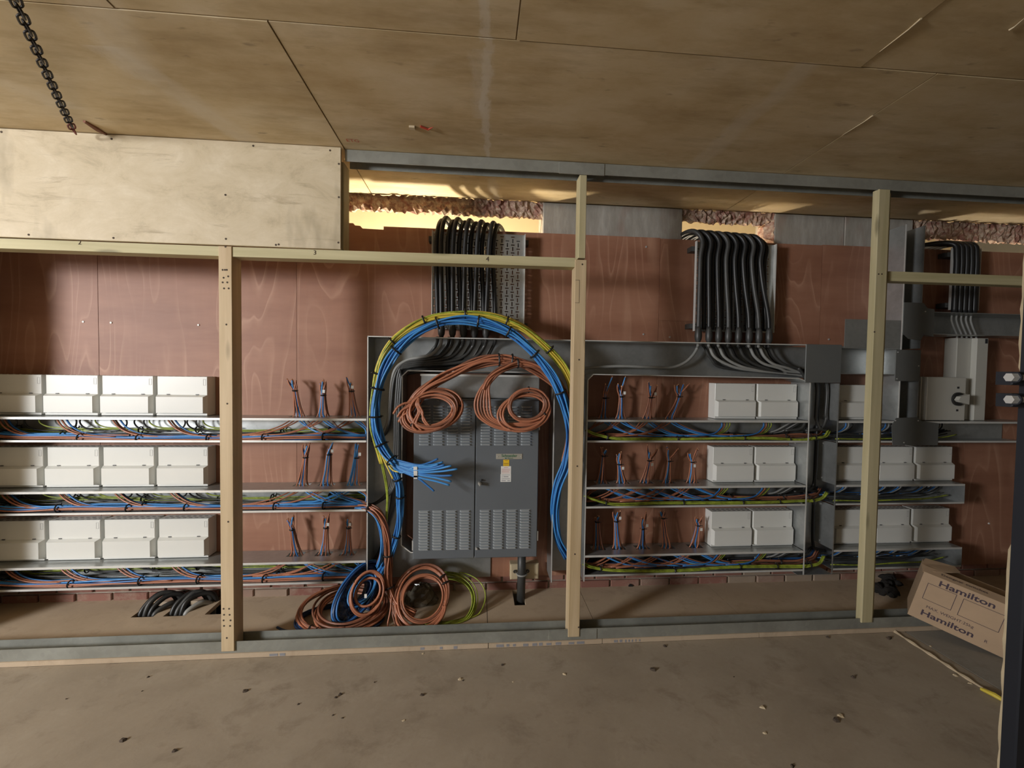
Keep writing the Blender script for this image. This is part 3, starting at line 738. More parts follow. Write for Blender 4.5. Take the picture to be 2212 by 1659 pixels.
# ================================================================== WHITE CONSUMER UNITS
def make_unit(x0, x1, z0, label):
    H = 0.206; yb, yf = YW-0.001, 2.331
    t = thing('consumer_unit', label, 'consumer unit', ((x0+x1)/2, 2.36, z0), 'white consumer units')
    build('body', MB().bbox((x0, yf, z0), (x1, yb, z0+H), 0.002), 'unit', t)
    c = 0.010; ya = yf-0.024; zl, zh = z0+0.012, z0+0.103
    lid = MB(); a, b = x0-0.001, x1+0.001
    lid.add([(a, yf, zl), (b, yf, zl), (b, yf, zh+0.006), (a, yf, zh+0.006), (a+c, ya, zl+0.002), (b-c, ya, zl+0.002), (b-c, ya, zh-0.004), (a+c, ya, zh-0.004)],
            [(0, 1, 5, 4), (1, 2, 6, 5), (2, 3, 7, 6), (3, 0, 4, 7), (4, 5, 6, 7), (3, 2, 1, 0)])
    build('lid', lid, 'unit', t)
    build('bottom_lip', MB().box((x0-0.001, yf-0.005, z0), (x1+0.001, yf-0.0005, z0+0.010)), 'unit', t)
    for q in (0.22, 0.8):
        xx = x0+(x1-x0)*q
        build('latch_slot', MB().box((xx-0.007, yf-0.004, zh+0.0065), (xx+0.007, yf+0.001, zh+0.0095)), 'unit_dark', t)
    xm = x1-0.014; zm = z0+H-0.03
    build('printed_mark', MB().plate(xm-0.007, xm+0.007, zm-0.017, zm+0.017, [(xm-0.0045, xm+0.0045, zm-0.0145, zm+0.0145)], lambda x, z, k: (x, yf-0.0006+k, z), 0.0006), 'unit_mark', t)
    v = MB()
    n = int((x1-x0)/0.03)
    for k in range(n):
        xx = x0+0.02+k*0.03; v.box((xx, 2.345, z0+H-0.0005), (xx+0.016, 2.350, z0+H+0.0006)); v.box((xx+0.006, 2.37, z0+H-0.0005), (xx+0.022, 2.376, z0+H+0.0006))
    build('vent_slots', v, 'unit_dark', t, kind='stuff')
    return t
ordn = ['leftmost', 'second', 'third', 'fourth']
first = make_unit(-2.486, -2.237, 1.0285, 'white consumer unit, leftmost and cut by the photo edge, top left row')
ZR = {'top': 1.0285, 'middle': 0.6535, 'bottom': 0.2695}
for row in ROWS:
    for k in range(4):
        lab = 'white consumer unit, %s in the %s left row' % (['leftmost and cut by the photo edge', 'second from the left', 'third from the left', 'rightmost, next to the left stud,'][k], row)
        if row == 'top' and k == 0: continue
        o = copy_tree(first, (0.269*k, 0, ZR[row]-1.0285)); o['label'] = lab.replace(', in', ' in')
fr = None
for row in ROWS:
    for k, x in enumerate((1.384, 1.645)):
        lab = 'white consumer unit, %s of the pair on the %s shelf beside the cable duct' % (('left', 'right')[k], row)
        if fr is None: fr = make_unit(1.384, 1.630, ZR['top']-0.001, lab)
        else: copy_tree(fr, (x-1.384, 0, ZR[row]-ZR['top']))['label'] = lab
    for k, x in enumerate((2.148, 2.413, 2.680)):
        if row == 'top' and k > 0: continue
        pos = 'single unit right of the cable duct' if row == 'top' else ('half hidden by the tall right stud', 'just right of the tall right stud', 'rightmost at the end of the trunking')[k]
        copy_tree(fr, (x-1.384, 0, ZR[row]-ZR['top']))['label'] = 'white consumer unit, %s on the %s far right shelf' % (pos, row)

# ================================================================== GREY PANEL
t = thing('distribution_panel', 'slate grey two-door distribution panel with louvred vents', 'panel', (0, 2.3, 0.29))
yf = 2.205
build('body', MB().bbox((-0.330, yf+0.012, 0.289), (0.326, YW-0.007, 1.136), 0.003), 'panel', t)
build('gland_box', MB().bbox((-0.305, 2.262, 1.138), (0.335, YW-0.007, 1.262), 0.003), 'steel', t)
build('box_edge', MB().box((-0.308, 2.257, 1.255), (0.338, 2.262, 1.266)), 'edge_steel', t)
dl = build('door', MB().bbox((-0.331, yf-0.006, 0.288), (-0.0105, yf+0.0115, 1.130), 0.003), 'panel', t)
dr = build('door', MB().bbox((-0.0065, yf-0.006, 0.288), (0.327, yf+0.0115, 1.130), 0.003), 'panel', t)
lw, lh, ld = 0.058, 0.0104, 0.0115
lv = MB().add([(-lw/2, 0, 0), (lw/2, 0, 0), (lw/2, 0, lh), (-lw/2, 0, lh), (-lw/2+0.006, -ld, 0.001), (lw/2-0.006, -ld, 0.001), (lw/2-0.012, -ld*0.75, lh*0.55), (-lw/2+0.012, -ld*0.75, lh*0.55)],
              [(0, 1, 5, 4), (1, 2, 6, 5), (2, 3, 7, 6), (3, 0, 4, 7), (4, 5, 6, 7)])
src = None
for dob, x0 in ((dl, -0.2735), (dr, 0.0465)):
    for blk, (zt, n) in enumerate(((0.538, 14), (1.092, 14))):
        for i in range(n):
            for j in range(4):
                loc = Vector((x0+j*0.0715, yf-0.0058-ld/2, zt-i*0.0153))
                if src is None:
                    src = build('louver', lv, 'louver', dob); src.location = loc*S; WL[src.name] = loc
                else: inst('louver', src, loc, dob)
np_ = P(1100, 986, yf-0.0075)
pl = build('nameplate', MB().bbox((np_.x-0.070, yf-0.009, np_.z-0.0145), (np_.x+0.070, yf-0.0062, np_.z+0.0145), 0.001), 'brass', t)
text('lettering', 'Schneider', 0.021, (np_.x, yf-0.0095, np_.z+0.004), (1, 0, 0), (0, 0, 1), 'greenink', pl, bold=0.01)
text('lettering', 'Electric', 0.010, (np_.x+0.006, yf-0.0095, np_.z-0.0085), (1, 0, 0), (0, 0, 1), 'greenink', pl)
build('printed_mark', MB().box((np_.x-0.022, yf-0.0096, np_.z-0.0115), (np_.x-0.014, yf-0.009, np_.z-0.006)), 'greenink', pl)
for s in (-0.062, 0.062): build('rivet', MB().cyl((np_.x+s, yf-0.0105, np_.z), (np_.x+s, yf-0.009, np_.z), 0.003, 8), 'bolt', pl)
def label_on(px0, py0, px1, py1, mat, inkmat, rows):
    a, b = P(px0, py1, yf-0.0068), P(px1, py0, yf-0.0068)
    L = build('sticker', MB().box((a.x, yf-0.0072, a.z), (b.x, yf-0.0062, b.z)), mat, dr); ink = MB()
    for (u0, u1, v0, v1) in rows:
        ink.box((a.x+(b.x-a.x)*u0, yf-0.0075, a.z+(b.z-a.z)*v0), (a.x+(b.x-a.x)*u1, yf-0.0072, a.z+(b.z-a.z)*v1))
    build('printed_lines', ink, inkmat, L)
label_on(1087, 993, 1100, 1007, 'ylabel', 'dirt', [(0.25, 0.75, 0.82, 0.88), (0.1, 0.9, 0.45, 0.5), (0.1, 0.9, 0.3, 0.34), (0.1, 0.9, 0.12, 0.16)])
label_on(1082, 1007, 1104, 1024, 'white', 'pinkink', [(0.3, 0.7, 0.8, 0.88), (0.08, 0.92, 0.62, 0.67), (0.08, 0.92, 0.5, 0.55), (0.08, 0.92, 0.38, 0.43), (0.08, 0.8, 0.26, 0.31), (0.08, 0.9, 0.12, 0.17)])
label_on(1081, 1024, 1104, 1041, 'white', 'greyink', [(0.1, 0.9, 0.86, 0.91), (0.3, 0.75, 0.62, 0.72), (0.1, 0.25, 0.62, 0.68), (0.1, 0.9, 0.42, 0.47), (0.1, 0.9, 0.28, 0.32), (0.1, 0.5, 0.12, 0.2), (0.65, 0.9, 0.12, 0.2)])
p = P(1036, 1043, yf-0.006)
lk = build('lock', MB().cyl(p, p+Vector((0, -0.018, 0)), 0.009, 14), 'bolt', dr)
build('key', MB().box((p.x-0.003, p.y-0.036, p.z-0.008), (p.x+0.003, p.y-0.018, p.z+0.008)), 'bolt', lk)
build('key_tab', MB().cyl((p.x+0.012, p.y-0.001, p.z+0.016), (p.x+0.012, p.y-0.012, p.z+0.016), 0.004, 8), 'tie', lk)
p = P(1029, 1184, yf-0.006); build('lock', MB().cyl(p, p+Vector((0, -0.012, 0)), 0.006, 12), 'bolt', dr)
for x, z in ((-0.334, 0.36), (0.330, 0.40), (0.330, 1.0)):
    build('hinge', MB().box((x-0.003, yf-0.002, z-0.026), (x+0.003, yf+0.02, z+0.026)), 'bolt', t)
# conduit under the panel, cleat and block
t = thing('supply_conduit', 'black conduit dropping from the grey panel into the floor', 'conduit', (0.246, 2.31, -0.1))
a = P(1127, 1206, 2.315); build('pipe', MB().tube([(a.x, 2.315, 0.287), (a.x, 2.313, 0.15), (a.x-0.003, 2.312, -0.11)], 0.0235, 16), 'black2', t, True)
t = thing('cable_cleat', 'pale wooden block with grey clamp holding the black conduit', 'cleat', (0.245, 2.36, 0.1))
a, b = P(1102, 1253, 2.345), P(1164, 1218, 2.345)
build('block', MB().bbox((a.x, 2.345, a.z), (b.x, YW-0.001, b.z), 0.006), 'block', t)
c = P(1127, 1240, 2.315)
build('clamp', MB().ring((c.x, 2.315, c.z), (0, 0, 1), 0.027, 0.005, 18, 6), 'grey', t, True)
for s in (-1, 1): build('bolt', MB().ring((c.x+s*0.037, 2.338, c.z+0.004), (0, 1, 0), 0.007, 0.0035, 10, 5), 'black2', t)

# ================================================================== ISOLATOR BOXES FAR RIGHT
t = thing('isolator_switch', 'cream isolator box with rotary handle beside the tall duct', 'isolator', (2.82, 2.33, 1.027))
a, b = P(1998, 910, 2.27), P(2088, 815, 2.27)
yI = 2.27
build('body', MB().bbox((a.x, yI+0.03, 1.027), (b.x, YW-0.001, b.z), 0.004), 'cream', t)
build('lid', MB().bbox((a.x+0.006, yI, 1.029), (b.x, yI+0.027, b.z-0.002), 0.003), 'cream', t)
c = P(2068, 862, yI-0.004)
h = build('handle_base', MB().cyl(c, c+Vector((0, -0.010, 0)), 0.040, 24), 'black', t, False)
build('handle', MB().prism([(c.x-0.036, c.y-0.012, c.z-0.004), (c.x-0.022, c.y-0.012, c.z-0.016), (c.x+0.034, c.y-0.012, c.z-0.030), (c.x+0.034, c.y-0.012, c.z+0.03), (c.x-0.022, c.y-0.012, c.z+0.016)], (0, -0.024, 0)), 'cream', h)
for dz in (0.068, -0.068): build('printed_mark', MB().box((c.x+0.0, yI-0.001, c.z+dz-0.006), (c.x+0.014, yI+0.0002, c.z+dz+0.006)), 'ink', t)
t = thing('switch_enclosure', 'tall cream enclosure standing behind the isolator box', 'enclosure', (3.0, 2.36, 1.027))
a, b = P(2072, 910, 2.30), P(2136, 730, 2.30)
build('body', MB().bbox((a.x, 2.33, 1.027), (b.x, YW-0.001, b.z), 0.003), 'cream', t)
mx = a.x+(b.x-a.x)*0.55
build('cover', MB().bbox((mx, 2.30, 1.027), (b.x, 2.329, b.z-0.002), 0.003), 'cream', t)
p = P(2131, 737, 2.299); build('printed_mark', MB().box((p.x-0.008, 2.2985, p.z-0.014), (p.x+0.008, 2.2998, p.z+0.014)), 'ink', t)

# ================================================================== CABLE TRAYS WITH BLACK SUPPLY CABLES
def tray(label, x0, x1, z0, z1, y, perf=True):
    t = thing('cable_tray', label, 'cable tray', ((x0+x1)/2, y, z0))
    hs = []
    if perf:
        px_, pz_ = 0.0305, 0.0437
        nx, nz = int((x1-x0)/px_), int((z1-z0-0.01)/pz_)
        for i in range(nx):
            xc = x0+0.016+i*px_; off = 0.0 if i % 2 == 0 else pz_/2
            for j in range(nz):
                zc = z0+0.018+j*pz_+off
                if zc+0.03 > z1: continue
                hs.append((xc-0.003, xc+0.003, zc-0.0115, zc+0.0115)); hs.append((xc-0.010, xc+0.010, zc+pz_/2-0.0028, zc+pz_/2+0.0028))
    build('perforated_plate', MB().plate(x0, x1, z0, z1, hs, lambda x, z, k: (x, y+k, z), 0.002), 'steel', t)
    for x in (x0, x1): build('side_flange', MB().box((x-0.002, y-0.020, z0), (x+0.002, y, z1)), 'edge_steel', t)
    for z in (z0+0.03, z1-0.04):
        build('strut', MB().box((x0-0.022, y+0.0022, z-0.014), (x1+0.022, YW-0.0005, z+0.014)), 'black2', t)
    return t
tray('perforated steel cable tray above the grey panel, right half bare', -0.258, 0.252, 1.515, 2.050, 2.345)
tray('cable tray above the right wireway, covered by black cables', 1.246, 1.730, 1.535, 2.052, 2.345)
tray('narrow dark cable tray at the far upper right', 2.872, 3.05, 1.70, 2.078, 2.345, False)
# left group: ten cables; px at tray, gland px (front row) and run inside the wireway
def supply(label, px_tray, gl, Yt, top, back, route, group, mat='black', r=0.0125, gland=True):
    """one armoured cable: from the opening over the plywood, down the tray, into the wireway"""
    t = thing('supply_cable', label, 'cable', P(gl[0], gl[1], 2.33), group)
    xt = P(px_tray, 560, Yt).x; xg = P(gl[0], 700, Yt).x
    pts = [Vector((xt+back, 2.62, 1.98)), Vector((xt+back*0.9, 2.54, top-0.055)), Vector((xt+back*0.55, 2.44, top-0.006)), Vector((xt+back*0.25, Yt+0.035, top-0.012)), Vector((xt+0.008, Yt, top-0.075)), Vector((xt, Yt, top-0.17)), Vector((xt*0.7+xg*0.3, Yt, 1.80)), Vector((xg*0.85+xt*0.15, Yt, 1.64)), Vector((xg, Yt, 1.545))]
    build('sheath', MB().tube(smoothp(pts, 5), r, 10), mat, t, True)
    if gland:
        build('gland_shroud', MB().tube([(xg, Yt, 1.556), (xg, Yt, 1.542), (xg, Yt, 1.528), (xg, Yt, 1.505), (xg, Yt, 1.484), (xg, Yt, 1.472), (xg, Yt, 1.462)], [r*1.02, r*1.2, r*1.45, r*1.62, r*1.45, r*1.0, r*0.9], 12), 'black2', t, True)
    if route:
        m2, rr, pp = route
        build('inner_cable', MB().tube(smoothp([Vector((xg, Yt, 1.47)), Vector((xg, Yt, 1.452))]+PP(pp), 6), rr, 8), m2, t, True)
    return t
pos_words = ['leftmost', 'second', 'third', 'fourth', 'fifth']
LG = [953.6, 977.5, 1001, 1025, 1050]
for k in range(5):
    e = k*6
    rt = ('grey' if k < 1 else 'dgrey', 0.0095, [(LG[k]-4, 748, 2.33), (LG[k]-22, 766+k, 2.33), (LG[k]-48-k*4, 772+k*3, 2.33), (880-k*2, 778+k*4, 2.34), (856+k*3, 795+k*5, 2.34), (846+k*4, 825+k*4, 2.34), (842+k*4, 870, 2.34), (838+k*4, 910, 2.34), (826+k*5, 938, 2.335), (806+k*3, 950, 2.33), (786, 953, 2.33)] if k < 2 else
          [(LG[k]-4, 748, 2.33), (LG[k]-22, 766+k, 2.33), (LG[k]-48-k*4, 772+k*3, 2.33), (880-k*2, 778+k*4, 2.34), (856+k*3, 795+k*5, 2.34), (850+k*4, 825+k*4, 2.34), (846+k*4, 900, 2.34), (845+k*4, 960, 2.34), (842+k*4, 1020, 2.34), (835+k*3, 1060, 2.335), (815, 1085, 2.33), (790, 1095, 2.33)])
    supply('front black supply cable on the tray above the panel, %s from the left' % pos_words[k].replace('leftmost', 'first'), 952+k*26, (LG[k], 722), 2.302, 2.135-0.004*k, 0.085, rt, 'black cables over the panel tray')
for k in range(6):
    x = 945+k*25
    rt = ('dgrey' if k % 2 else 'black2', 0.0095, [(x-6, 750, 2.365), (x-25, 770+k*2, 2.365), (x-60, 780+k*3, 2.365), (884, 786+k*4, 2.365), (866, 810+k*4, 2.365), (858+k*2, 850, 2.37), (856+k*2, 920, 2.37), (856+k*2, 1000, 2.37), (850+k*2, 1060, 2.37), (838, 1130, 2.37), (820, 1190, 2.365), (792, 1232, 2.36)])
    supply('rear black supply cable on the tray above the panel, %s from the left' % ['first', 'second', 'third', 'fourth', 'fifth', 'sixth'][k], 942+k*24.5, (x, 722), 2.328, 2.128-0.003*k, 0.10, rt, 'black cables over the panel tray', gland=False)
RG = [1509, 1532, 1553, 1574, 1596, 1619, 1640, 1662]
for k in range(8):
    x = RG[k]
    if k == 0: rt = ('grey', 0.0085, [(1506, 752, 2.33), (1496, 768, 2.33), (1478, 784, 2.33), (1448, 794, 2.33), (1400, 793, 2.33), (1338, 791, 2.33), (1270, 795, 2.33), (1225, 800, 2.33)])
    else: rt = (('grey', 'grey', 'dgrey', 'dgrey', 'grey', 'grey', 'dgrey')[k-1], 0.0085, [(x+2, 752, 2.33), (x+11, 770, 2.33), (x+28+(8-k)*1.2, 786, 2.33), (x+55+(8-k)*3, 798-(k > 4)*3, 2.33), (max(x+80, 1690), 806-(k > 4)*4, 2.335), (1730, 812-k, 2.335), (1752, 818-k, 2.335)])
    supply('front black supply cable on the right tray, %s from the left' % ['first', 'second', 'third', 'fourth', 'fifth', 'sixth', 'seventh', 'eighth'][k], 1513+k*18.5, (x, 722), 2.302, 2.122-0.002*k, -0.10, rt, 'black cables over the right tray', 'black2' if k % 3 == 0 else 'black')
for k in range(8):
    x = 1520+k*19
    rt = ('dgrey', 0.0085, [(x+3, 752, 2.365), (x+16, 775, 2.365), (x+45, 795, 2.365), (max(x+70, 1700), 806, 2.365), (1752, 814, 2.365)])
    supply('rear black supply cable on the right tray, %s from the left' % ['first', 'second', 'third', 'fourth', 'fifth', 'sixth', 'seventh', 'eighth'][k], 1522+k*18.5, (x, 722), 2.328, 2.118-0.002*k, -0.12, rt, 'black cables over the right tray', gland=False)
for k in range(5):
    x = 2066+k*10.5
    rt = ('grey', 0.0055, [(x+2, 690, 2.33), (x+5, 700, 2.33), (x+13, 712, 2.33), (x+16, 722, 2.34)])
    t = thing('supply_cable', 'black supply cable on the narrow far right tray, %s from the left' % ['first', 'second', 'third', 'fourth', 'fifth'][k], 'cable', P(x, 690, 2.32), 'black cables over the far right tray')
    xt = P(x, 600, 2.315).x
    build('sheath', MB().tube(smoothp([(xt-0.25+0.02*k, 2.62, 2.0), (xt-0.22+0.02*k, 2.52, 2.07), (xt-0.10, 2.42, 2.112), (xt-0.01, 2.335, 2.10), (xt, 2.318, 2.02), (xt, 2.318, 1.85), (xt, 2.318, 1.672)], 5), 0.0150, 8), 'black', t, True)
    build('inner_cable', MB().tube(smoothp([Vector((xt, 2.33, 1.667)), Vector((xt+0.005, 2.335, 1.64)), Vector((xt+0.02, 2.335, 1.60)), Vector((xt+0.05, 2.34, 1.555)), Vector((xt+0.055, 2.34, 1.53))], 5), 0.0055, 6), 'grey', t, True)

for k in range(7):
    x = 1.93+0.021*k; yy = 2.30+0.02*(k % 3)
    t = thing('duct_cable', 'black cable in the vertical duct, %s from the left' % ['first', 'second', 'third', 'fourth', 'fifth', 'sixth', 'seventh'][k], 'cable', (x, yy, 0.2), 'black cables in the vertical duct')
    zb = (0.93, 0.56, 0.19)[k % 3]
    wire([(x-0.06, yy, 1.33), (x-0.02, yy, 1.28), (x, yy, 1.20), (x+0.006*math.sin(k*2), yy, (1.2+zb)/2), (x, yy, zb+0.10), (x+(0.03 if k % 2 else -0.03), yy, zb+0.045), (x+(0.09 if k % 2 and k < 6 else -0.12), yy+0.01, zb+0.03)], 0.0085, 'black' if k % 3 else 'dgrey', 'sheath', t, 6, 8)

# ================================================================== WIRING IN THE TRUNKING
BR, BLU, EA = ('brown_wire', 'brown', 0.0042), ('blue_wire', 'blue', 0.0042), ('earth_wire', 'earth', 0.0034)
LB = ('blue_wire', 'lblue', 0.0042); DK = ('black_wire', 'dgrey', 0.0042); GR = ('grey_wire', 'grey', 0.0045)
def j(a): return R.uniform(-a, a)
def row_loom_left(row):
    z0, z1 = ROWS[row]
    t = thing('wire_loom', 'loom of blue, brown and green wires in the %s trunking left of the panel' % row, 'wires', (-1.6, 2.3, z0+0.003), 'wire looms in the trunking')
    # straight run of wires along the bottom of the trunking
    for nm, mats, zz, yy, rad in (('brown', [BR, BLU, BR, LB, BR], 0.019, 2.283, 0.012), ('blue', [BLU, BR, BLU, LB], 0.017, 2.310, 0.012), ('earth', [EA]*3, 0.044, 2.372, 0.009), ('dark', [DK]*3, 0.026, 2.350, 0.013)):
        x1 = -0.60
        pts = [(-2.62+j(.05), yy+0.01, z0+zz+0.045)]
        x = -2.35
        while x < x1-0.1:
            pts.append((x, yy+j(.006), z0+zz+j(.006))); x += 0.28
        pts.append((x1, yy, z0+zz+0.004))
        pa, ta = bundle(pts, mats, rad, t, 5, 0.5)
        if nm in ('brown', 'blue', 'earth'): ties(pa, ta, rad+0.008, [0.12+0.02*R.random(), 0.3+j(.03), 0.47+j(.03), 0.62+j(.03), 0.8+j(.03), 0.93], t)
    # branches that rise to each unit
    for x in (-2.44, -2.17, -1.905, -1.635):
        for q, (nm, mt, r) in enumerate([BR, BR, ('blue_wire', 'blue', 0.0042)]):
            xx = x+0.010*q+j(.006); y = 2.30+0.010*q
            wire([(xx, y+0.03, z1-0.004), (xx+0.02, y+0.015, z1-0.022), (xx+0.06, y, z0+0.068), (xx+0.12, y-0.01, z0+0.040), (xx+0.20, y-0.015, z0+0.026), (xx+0.32, y-0.015, z0+0.020)], r, mt, nm, t, 5)
        for q in range(2+(x > -2)):     # dark tails that loop to the rear
            xx = x+0.07+0.045*q+j(.01); y = 2.34+j(.01)
            sgn = -1 if q == 0 else 1
            wire([(xx, y, z1-0.004), (xx-0.012*sgn, y, z1-0.035), (xx+0.004*sgn, y+0.005, z0+0.062), (xx+0.05*sgn, y+0.01, z0+0.046), (xx+0.16*sgn, y+0.012, z0+0.042)], 0.0038, ['dgrey', 'tie', 'dgrey', 'grey'][q], 'black_wire', t, 5)
        xx = x+0.175
        wire([(xx, 2.345, z1-0.004), (xx+0.004, 2.345, z0+0.085), (xx+0.05, 2.35, z0+0.062), (xx+0.15, 2.355, z0+0.058)], 0.0034, 'earth', 'earth_wire', t, 5)
for row in ROWS: row_loom_left(row)
def row_loom_right(row):
    z0, z1 = ROWS[row]
    t = thing('wire_loom', 'loom of green-yellow, blue and brown wires in the %s trunking right of the middle stud' % row, 'wires', (1.25, 2.3, z0+0.003), 'wire looms in the trunking')
    for nm, mats, zz, yy, rad in (('earth', [EA, EA, ('earth_wire', 'earth', 0.0034), EA, EA], 0.017, 2.268, 0.0075), ('brown', [('brown_wire', 'dbrown', 0.0040)]*3+[BR], 0.026, 2.310, 0.012), ('blue', [('blue_wire', 'blue', 0.0040), ('blue_wire', 'dblue', 0.0040), ('blue_wire', 'blue', 0.0040)], 0.026, 2.340, 0.012), ('dark', [DK]*3, 0.03, 2.368, 0.010)):
        pts = [(0.60, yy, z0+zz+(0.05 if nm == 'earth' else 0.01)), (0.66, yy, z0+zz+(0.025 if nm == 'earth' else 0.005))]
        x = 0.78
        while x < 1.90:
            pts.append((x, yy+j(.006), z0+zz+j(.005))); x += 0.22
        pts += [(1.96, yy, z0+zz+0.004), (2.03, yy+0.01, z0+zz+0.012), (2.075, yy+0.03, z0+zz+0.045)]
        pa, ta = bundle(pts, mats, rad, t, 5, 0.5)
        if nm != 'dark': ties(pa, ta, rad+0.006, [0.16+j(.02), 0.38+j(.02), 0.52+j(.03), 0.66+j(.02), 0.8], t)
    for x in (1.41, 1.67):
        for q, (nm, mt, r) in enumerate([('blue_wire', 'blue', 0.004), ('brown_wire', 'brown', 0.004), ('earth_wire', 'earth', 0.0034), ('earth_wire', 'earth', 0.0034)]):
            xx = x+0.022*q+j(.004); y = 2.31+0.008*q
            wire([(xx, y, z1-0.004), (xx+0.006, y, z1-0.035), (xx-0.012, y-0.006, z0+0.066), (xx-0.05, y-0.02, z0+0.046), (xx-0.12, y-0.03, z0+0.036), (xx-0.22, y-0.03, z0+0.032)], r, mt, nm, t, 5)
    for q in range(4):        # grey tails from the vertical duct
        xx = 1.80+0.022*q
        wire([(xx+0.10, 2.33, z1-0.004), (xx+0.05, 2.33, z1-0.025), (xx-0.02, 2.335, z1-0.065), (xx-0.07, 2.34, z0+0.045), (xx-0.13, 2.345, z0+0.04)], 0.0055, 'grey' if q % 2 == 0 else 'dgrey', 'grey_wire', t, 5)
for row in ROWS: row_loom_right(row)
def row_loom_far(row):
    z0, z1 = ROWS[row]; x1 = {'top': 2.9, 'middle': 2.86, 'bottom': 2.86}[row]
    t = thing('wire_loom', 'dark loom of wires in the %s trunking at the far right' % row, 'wires', (2.4, 2.3, z0+0.003), 'wire looms in the trunking')
    for mats, zz, yy, rad in (([EA]*2, 0.018, 2.275, 0.006), ([DK]*5, 0.032, 2.33, 0.02), ([('blue_wire', 'blue', 0.0036)]*3, 0.036, 2.36, 0.012)):
        bundle([(2.10, yy, z0+zz), (2.3, yy, z0+zz-0.004), (2.5, yy, z0+zz), (2.65, yy, z0+zz+0.002), (x1-0.1, yy+0.01, z0+zz+0.008), (x1, yy+0.02, z0+zz+0.02)], mats, rad, t, 5, 0.5)
    for x in (2.2, 2.46, 2.56, 2.72, 2.80):
        for q, (nm, mt) in enumerate([('black_wire', 'dgrey'), ('blue_wire', 'blue'), ('grey_wire', 'grey'), ('black_wire', 'tie')]):
            xx = x+0.018*q+j(.004)
            wire([(xx, 2.34, z1-0.004), (xx+0.004, 2.34, z1-0.04), (xx-0.02, 2.34, z0+0.06), (xx-0.07, 2.335, z0+0.044), (xx-0.16, 2.33, z0+0.038)], 0.0036, mt, nm, t, 5)
for row in ROWS: row_loom_far(row)
# loose bunches of wire standing out of the slots
WORD = ['first', 'second', 'third', 'fourth', 'fifth']
for (side, row), lst in BL.items():
    z0, z1 = ROWS[row]
    for bi, (base, tie_, tips) in enumerate(lst):
        Y = 2.338
        b, c = P(*base, Y), P(*tie_, Y-0.008); b.z = z1
        t = thing('wire_bunch', 'brown and blue wire bunch on the %s shelf, %s right of the %s stud' % (row, WORD[bi], 'left' if side == 'left' else 'middle'), 'wires', (b.x, b.y, z1), 'loose wire bunches on the trunking')
        n = 6
        for k in range(n):
            tp = P(*tips[k % len(tips)], Y-0.012+0.01*(k//3)); s = -1 if k % 2 == 0 else 1
            sp = (k-(n-1)/2)*0.0075
            nm, mt, r = [BR, LB, BR, ('blue_wire', 'blue', 0.004), BR, ('brown_wire', 'dbrown', 0.004)][k] if not (side == 'left' and row == 'middle' and bi == 2) else [LB, LB, LB, BR, LB, BR][k]
            r = 0.0038
            run = R.uniform(0.14, 0.22); jy = R.uniform(-0.012, 0.012)
            pts = [(b.x+sp+s*(run+0.16), b.y-0.045, z0+0.026+j(.004)), (b.x+sp+s*run, b.y-0.04, z0+0.036), (b.x+sp+s*run*0.45, b.y-0.022, z0+0.064), (b.x+sp*1.5+s*0.018, b.y+jy*0.4, z1-0.022), (b.x+sp*1.3, b.y+jy, z1+0.012), (b.x*0.5+c.x*0.5+sp*0.8, (b.y+c.y)/2+jy, (z1+c.z)/2), (c.x+sp*0.55, c.y+jy*0.6, c.z)]
            tipv = tp+Vector((j(.006), j(.006), j(.008)))
            pts += [c.lerp(tipv, 0.55)+Vector((sp*0.4, 0, 0)), tipv]
            lim = XD+0.01 if side == 'left' else 10
            pts = [(min(p[0], -0.60) if side == 'left' else max(min(p[0], 1.88), 0.62), p[1], p[2]) for p in pts]
            w_ = wire(pts, r, mt, nm, t, 5)
            d = (Vector(pts[-1])-Vector(pts[-2])).normalized()
            build('bare_end', MB().cyl(Vector(pts[-1])+d*0.0005, Vector(pts[-1])+d*0.006, 0.0024, 6), 'copper', w_)
        build('cable_tie', MB().ring(c, (0, 0, 1), 0.0125, 0.0026, 14, 4, 1.6).tube([c+Vector((0.012, -0.005, 0)), c+Vector((0.022, -0.012, 0.002))], 0.002, 4), 'tie', t)
        if (bi+len(row)) % 3 != 0:
            q = c+Vector((0.008+j(.008), -0.014, R.choice([-0.028, 0.014])))
            build('marker_tag', MB().box(q, q+Vector((0.013, 0.002, 0.017))), 'white', t)

# ================================================================== BIG HOOPS OVER THE PANEL
t = thing('cable_hoop', 'thick hoop of bright blue wires arching over the grey panel', 'wires', P(900, 1020, 2.15), 'wire hoops over the panel')
blue_path = PP([(1226, 1205, 2.30), (1206, 1165, 2.28), (1200, 1110, 2.25), (1206, 1050, 2.21), (1222, 1000, 2.18), (1232, 940, 2.16), (1224, 885, 2.15), (1207, 838, 2.14), (1182, 798, 2.14), (1148, 757, 2.14), (1108, 722, 2.14), (1055, 699, 2.14), (1000, 691, 2.14), (945, 698, 2.14), (895, 722, 2.14), (856, 757, 2.14), (830, 800, 2.14), (815, 850, 2.14), (811, 900, 2.14), (818, 945, 2.14), (834, 980, 2.13), (855, 1003, 2.11)])
pa, ta = bundle(blue_path, [('blue_wire', 'blue', 0.0050)]*9+[('blue_wire', 'lblue', 0.0050)]*5, 0.0235, t, 5, 0.35, 7)
ties(pa, ta, 0.031, [0.33, 0.42, 0.49, 0.55, 0.62, 0.72, 0.80, 0.86, 0.93, 0.985], t)
tips = [((946, 991), 2.08), ((957, 998), 2.075), ((947, 1003), 2.06), ((960, 1004), 2.05), ((975, 1006), 2.045), ((988, 1013), 2.04), ((977, 1027), 2.04), ((975, 1040), 2.045), ((971, 1048), 2.05), ((938, 1061), 2.07), ((955, 1000), 2.085), ((967, 1008), 2.055)]
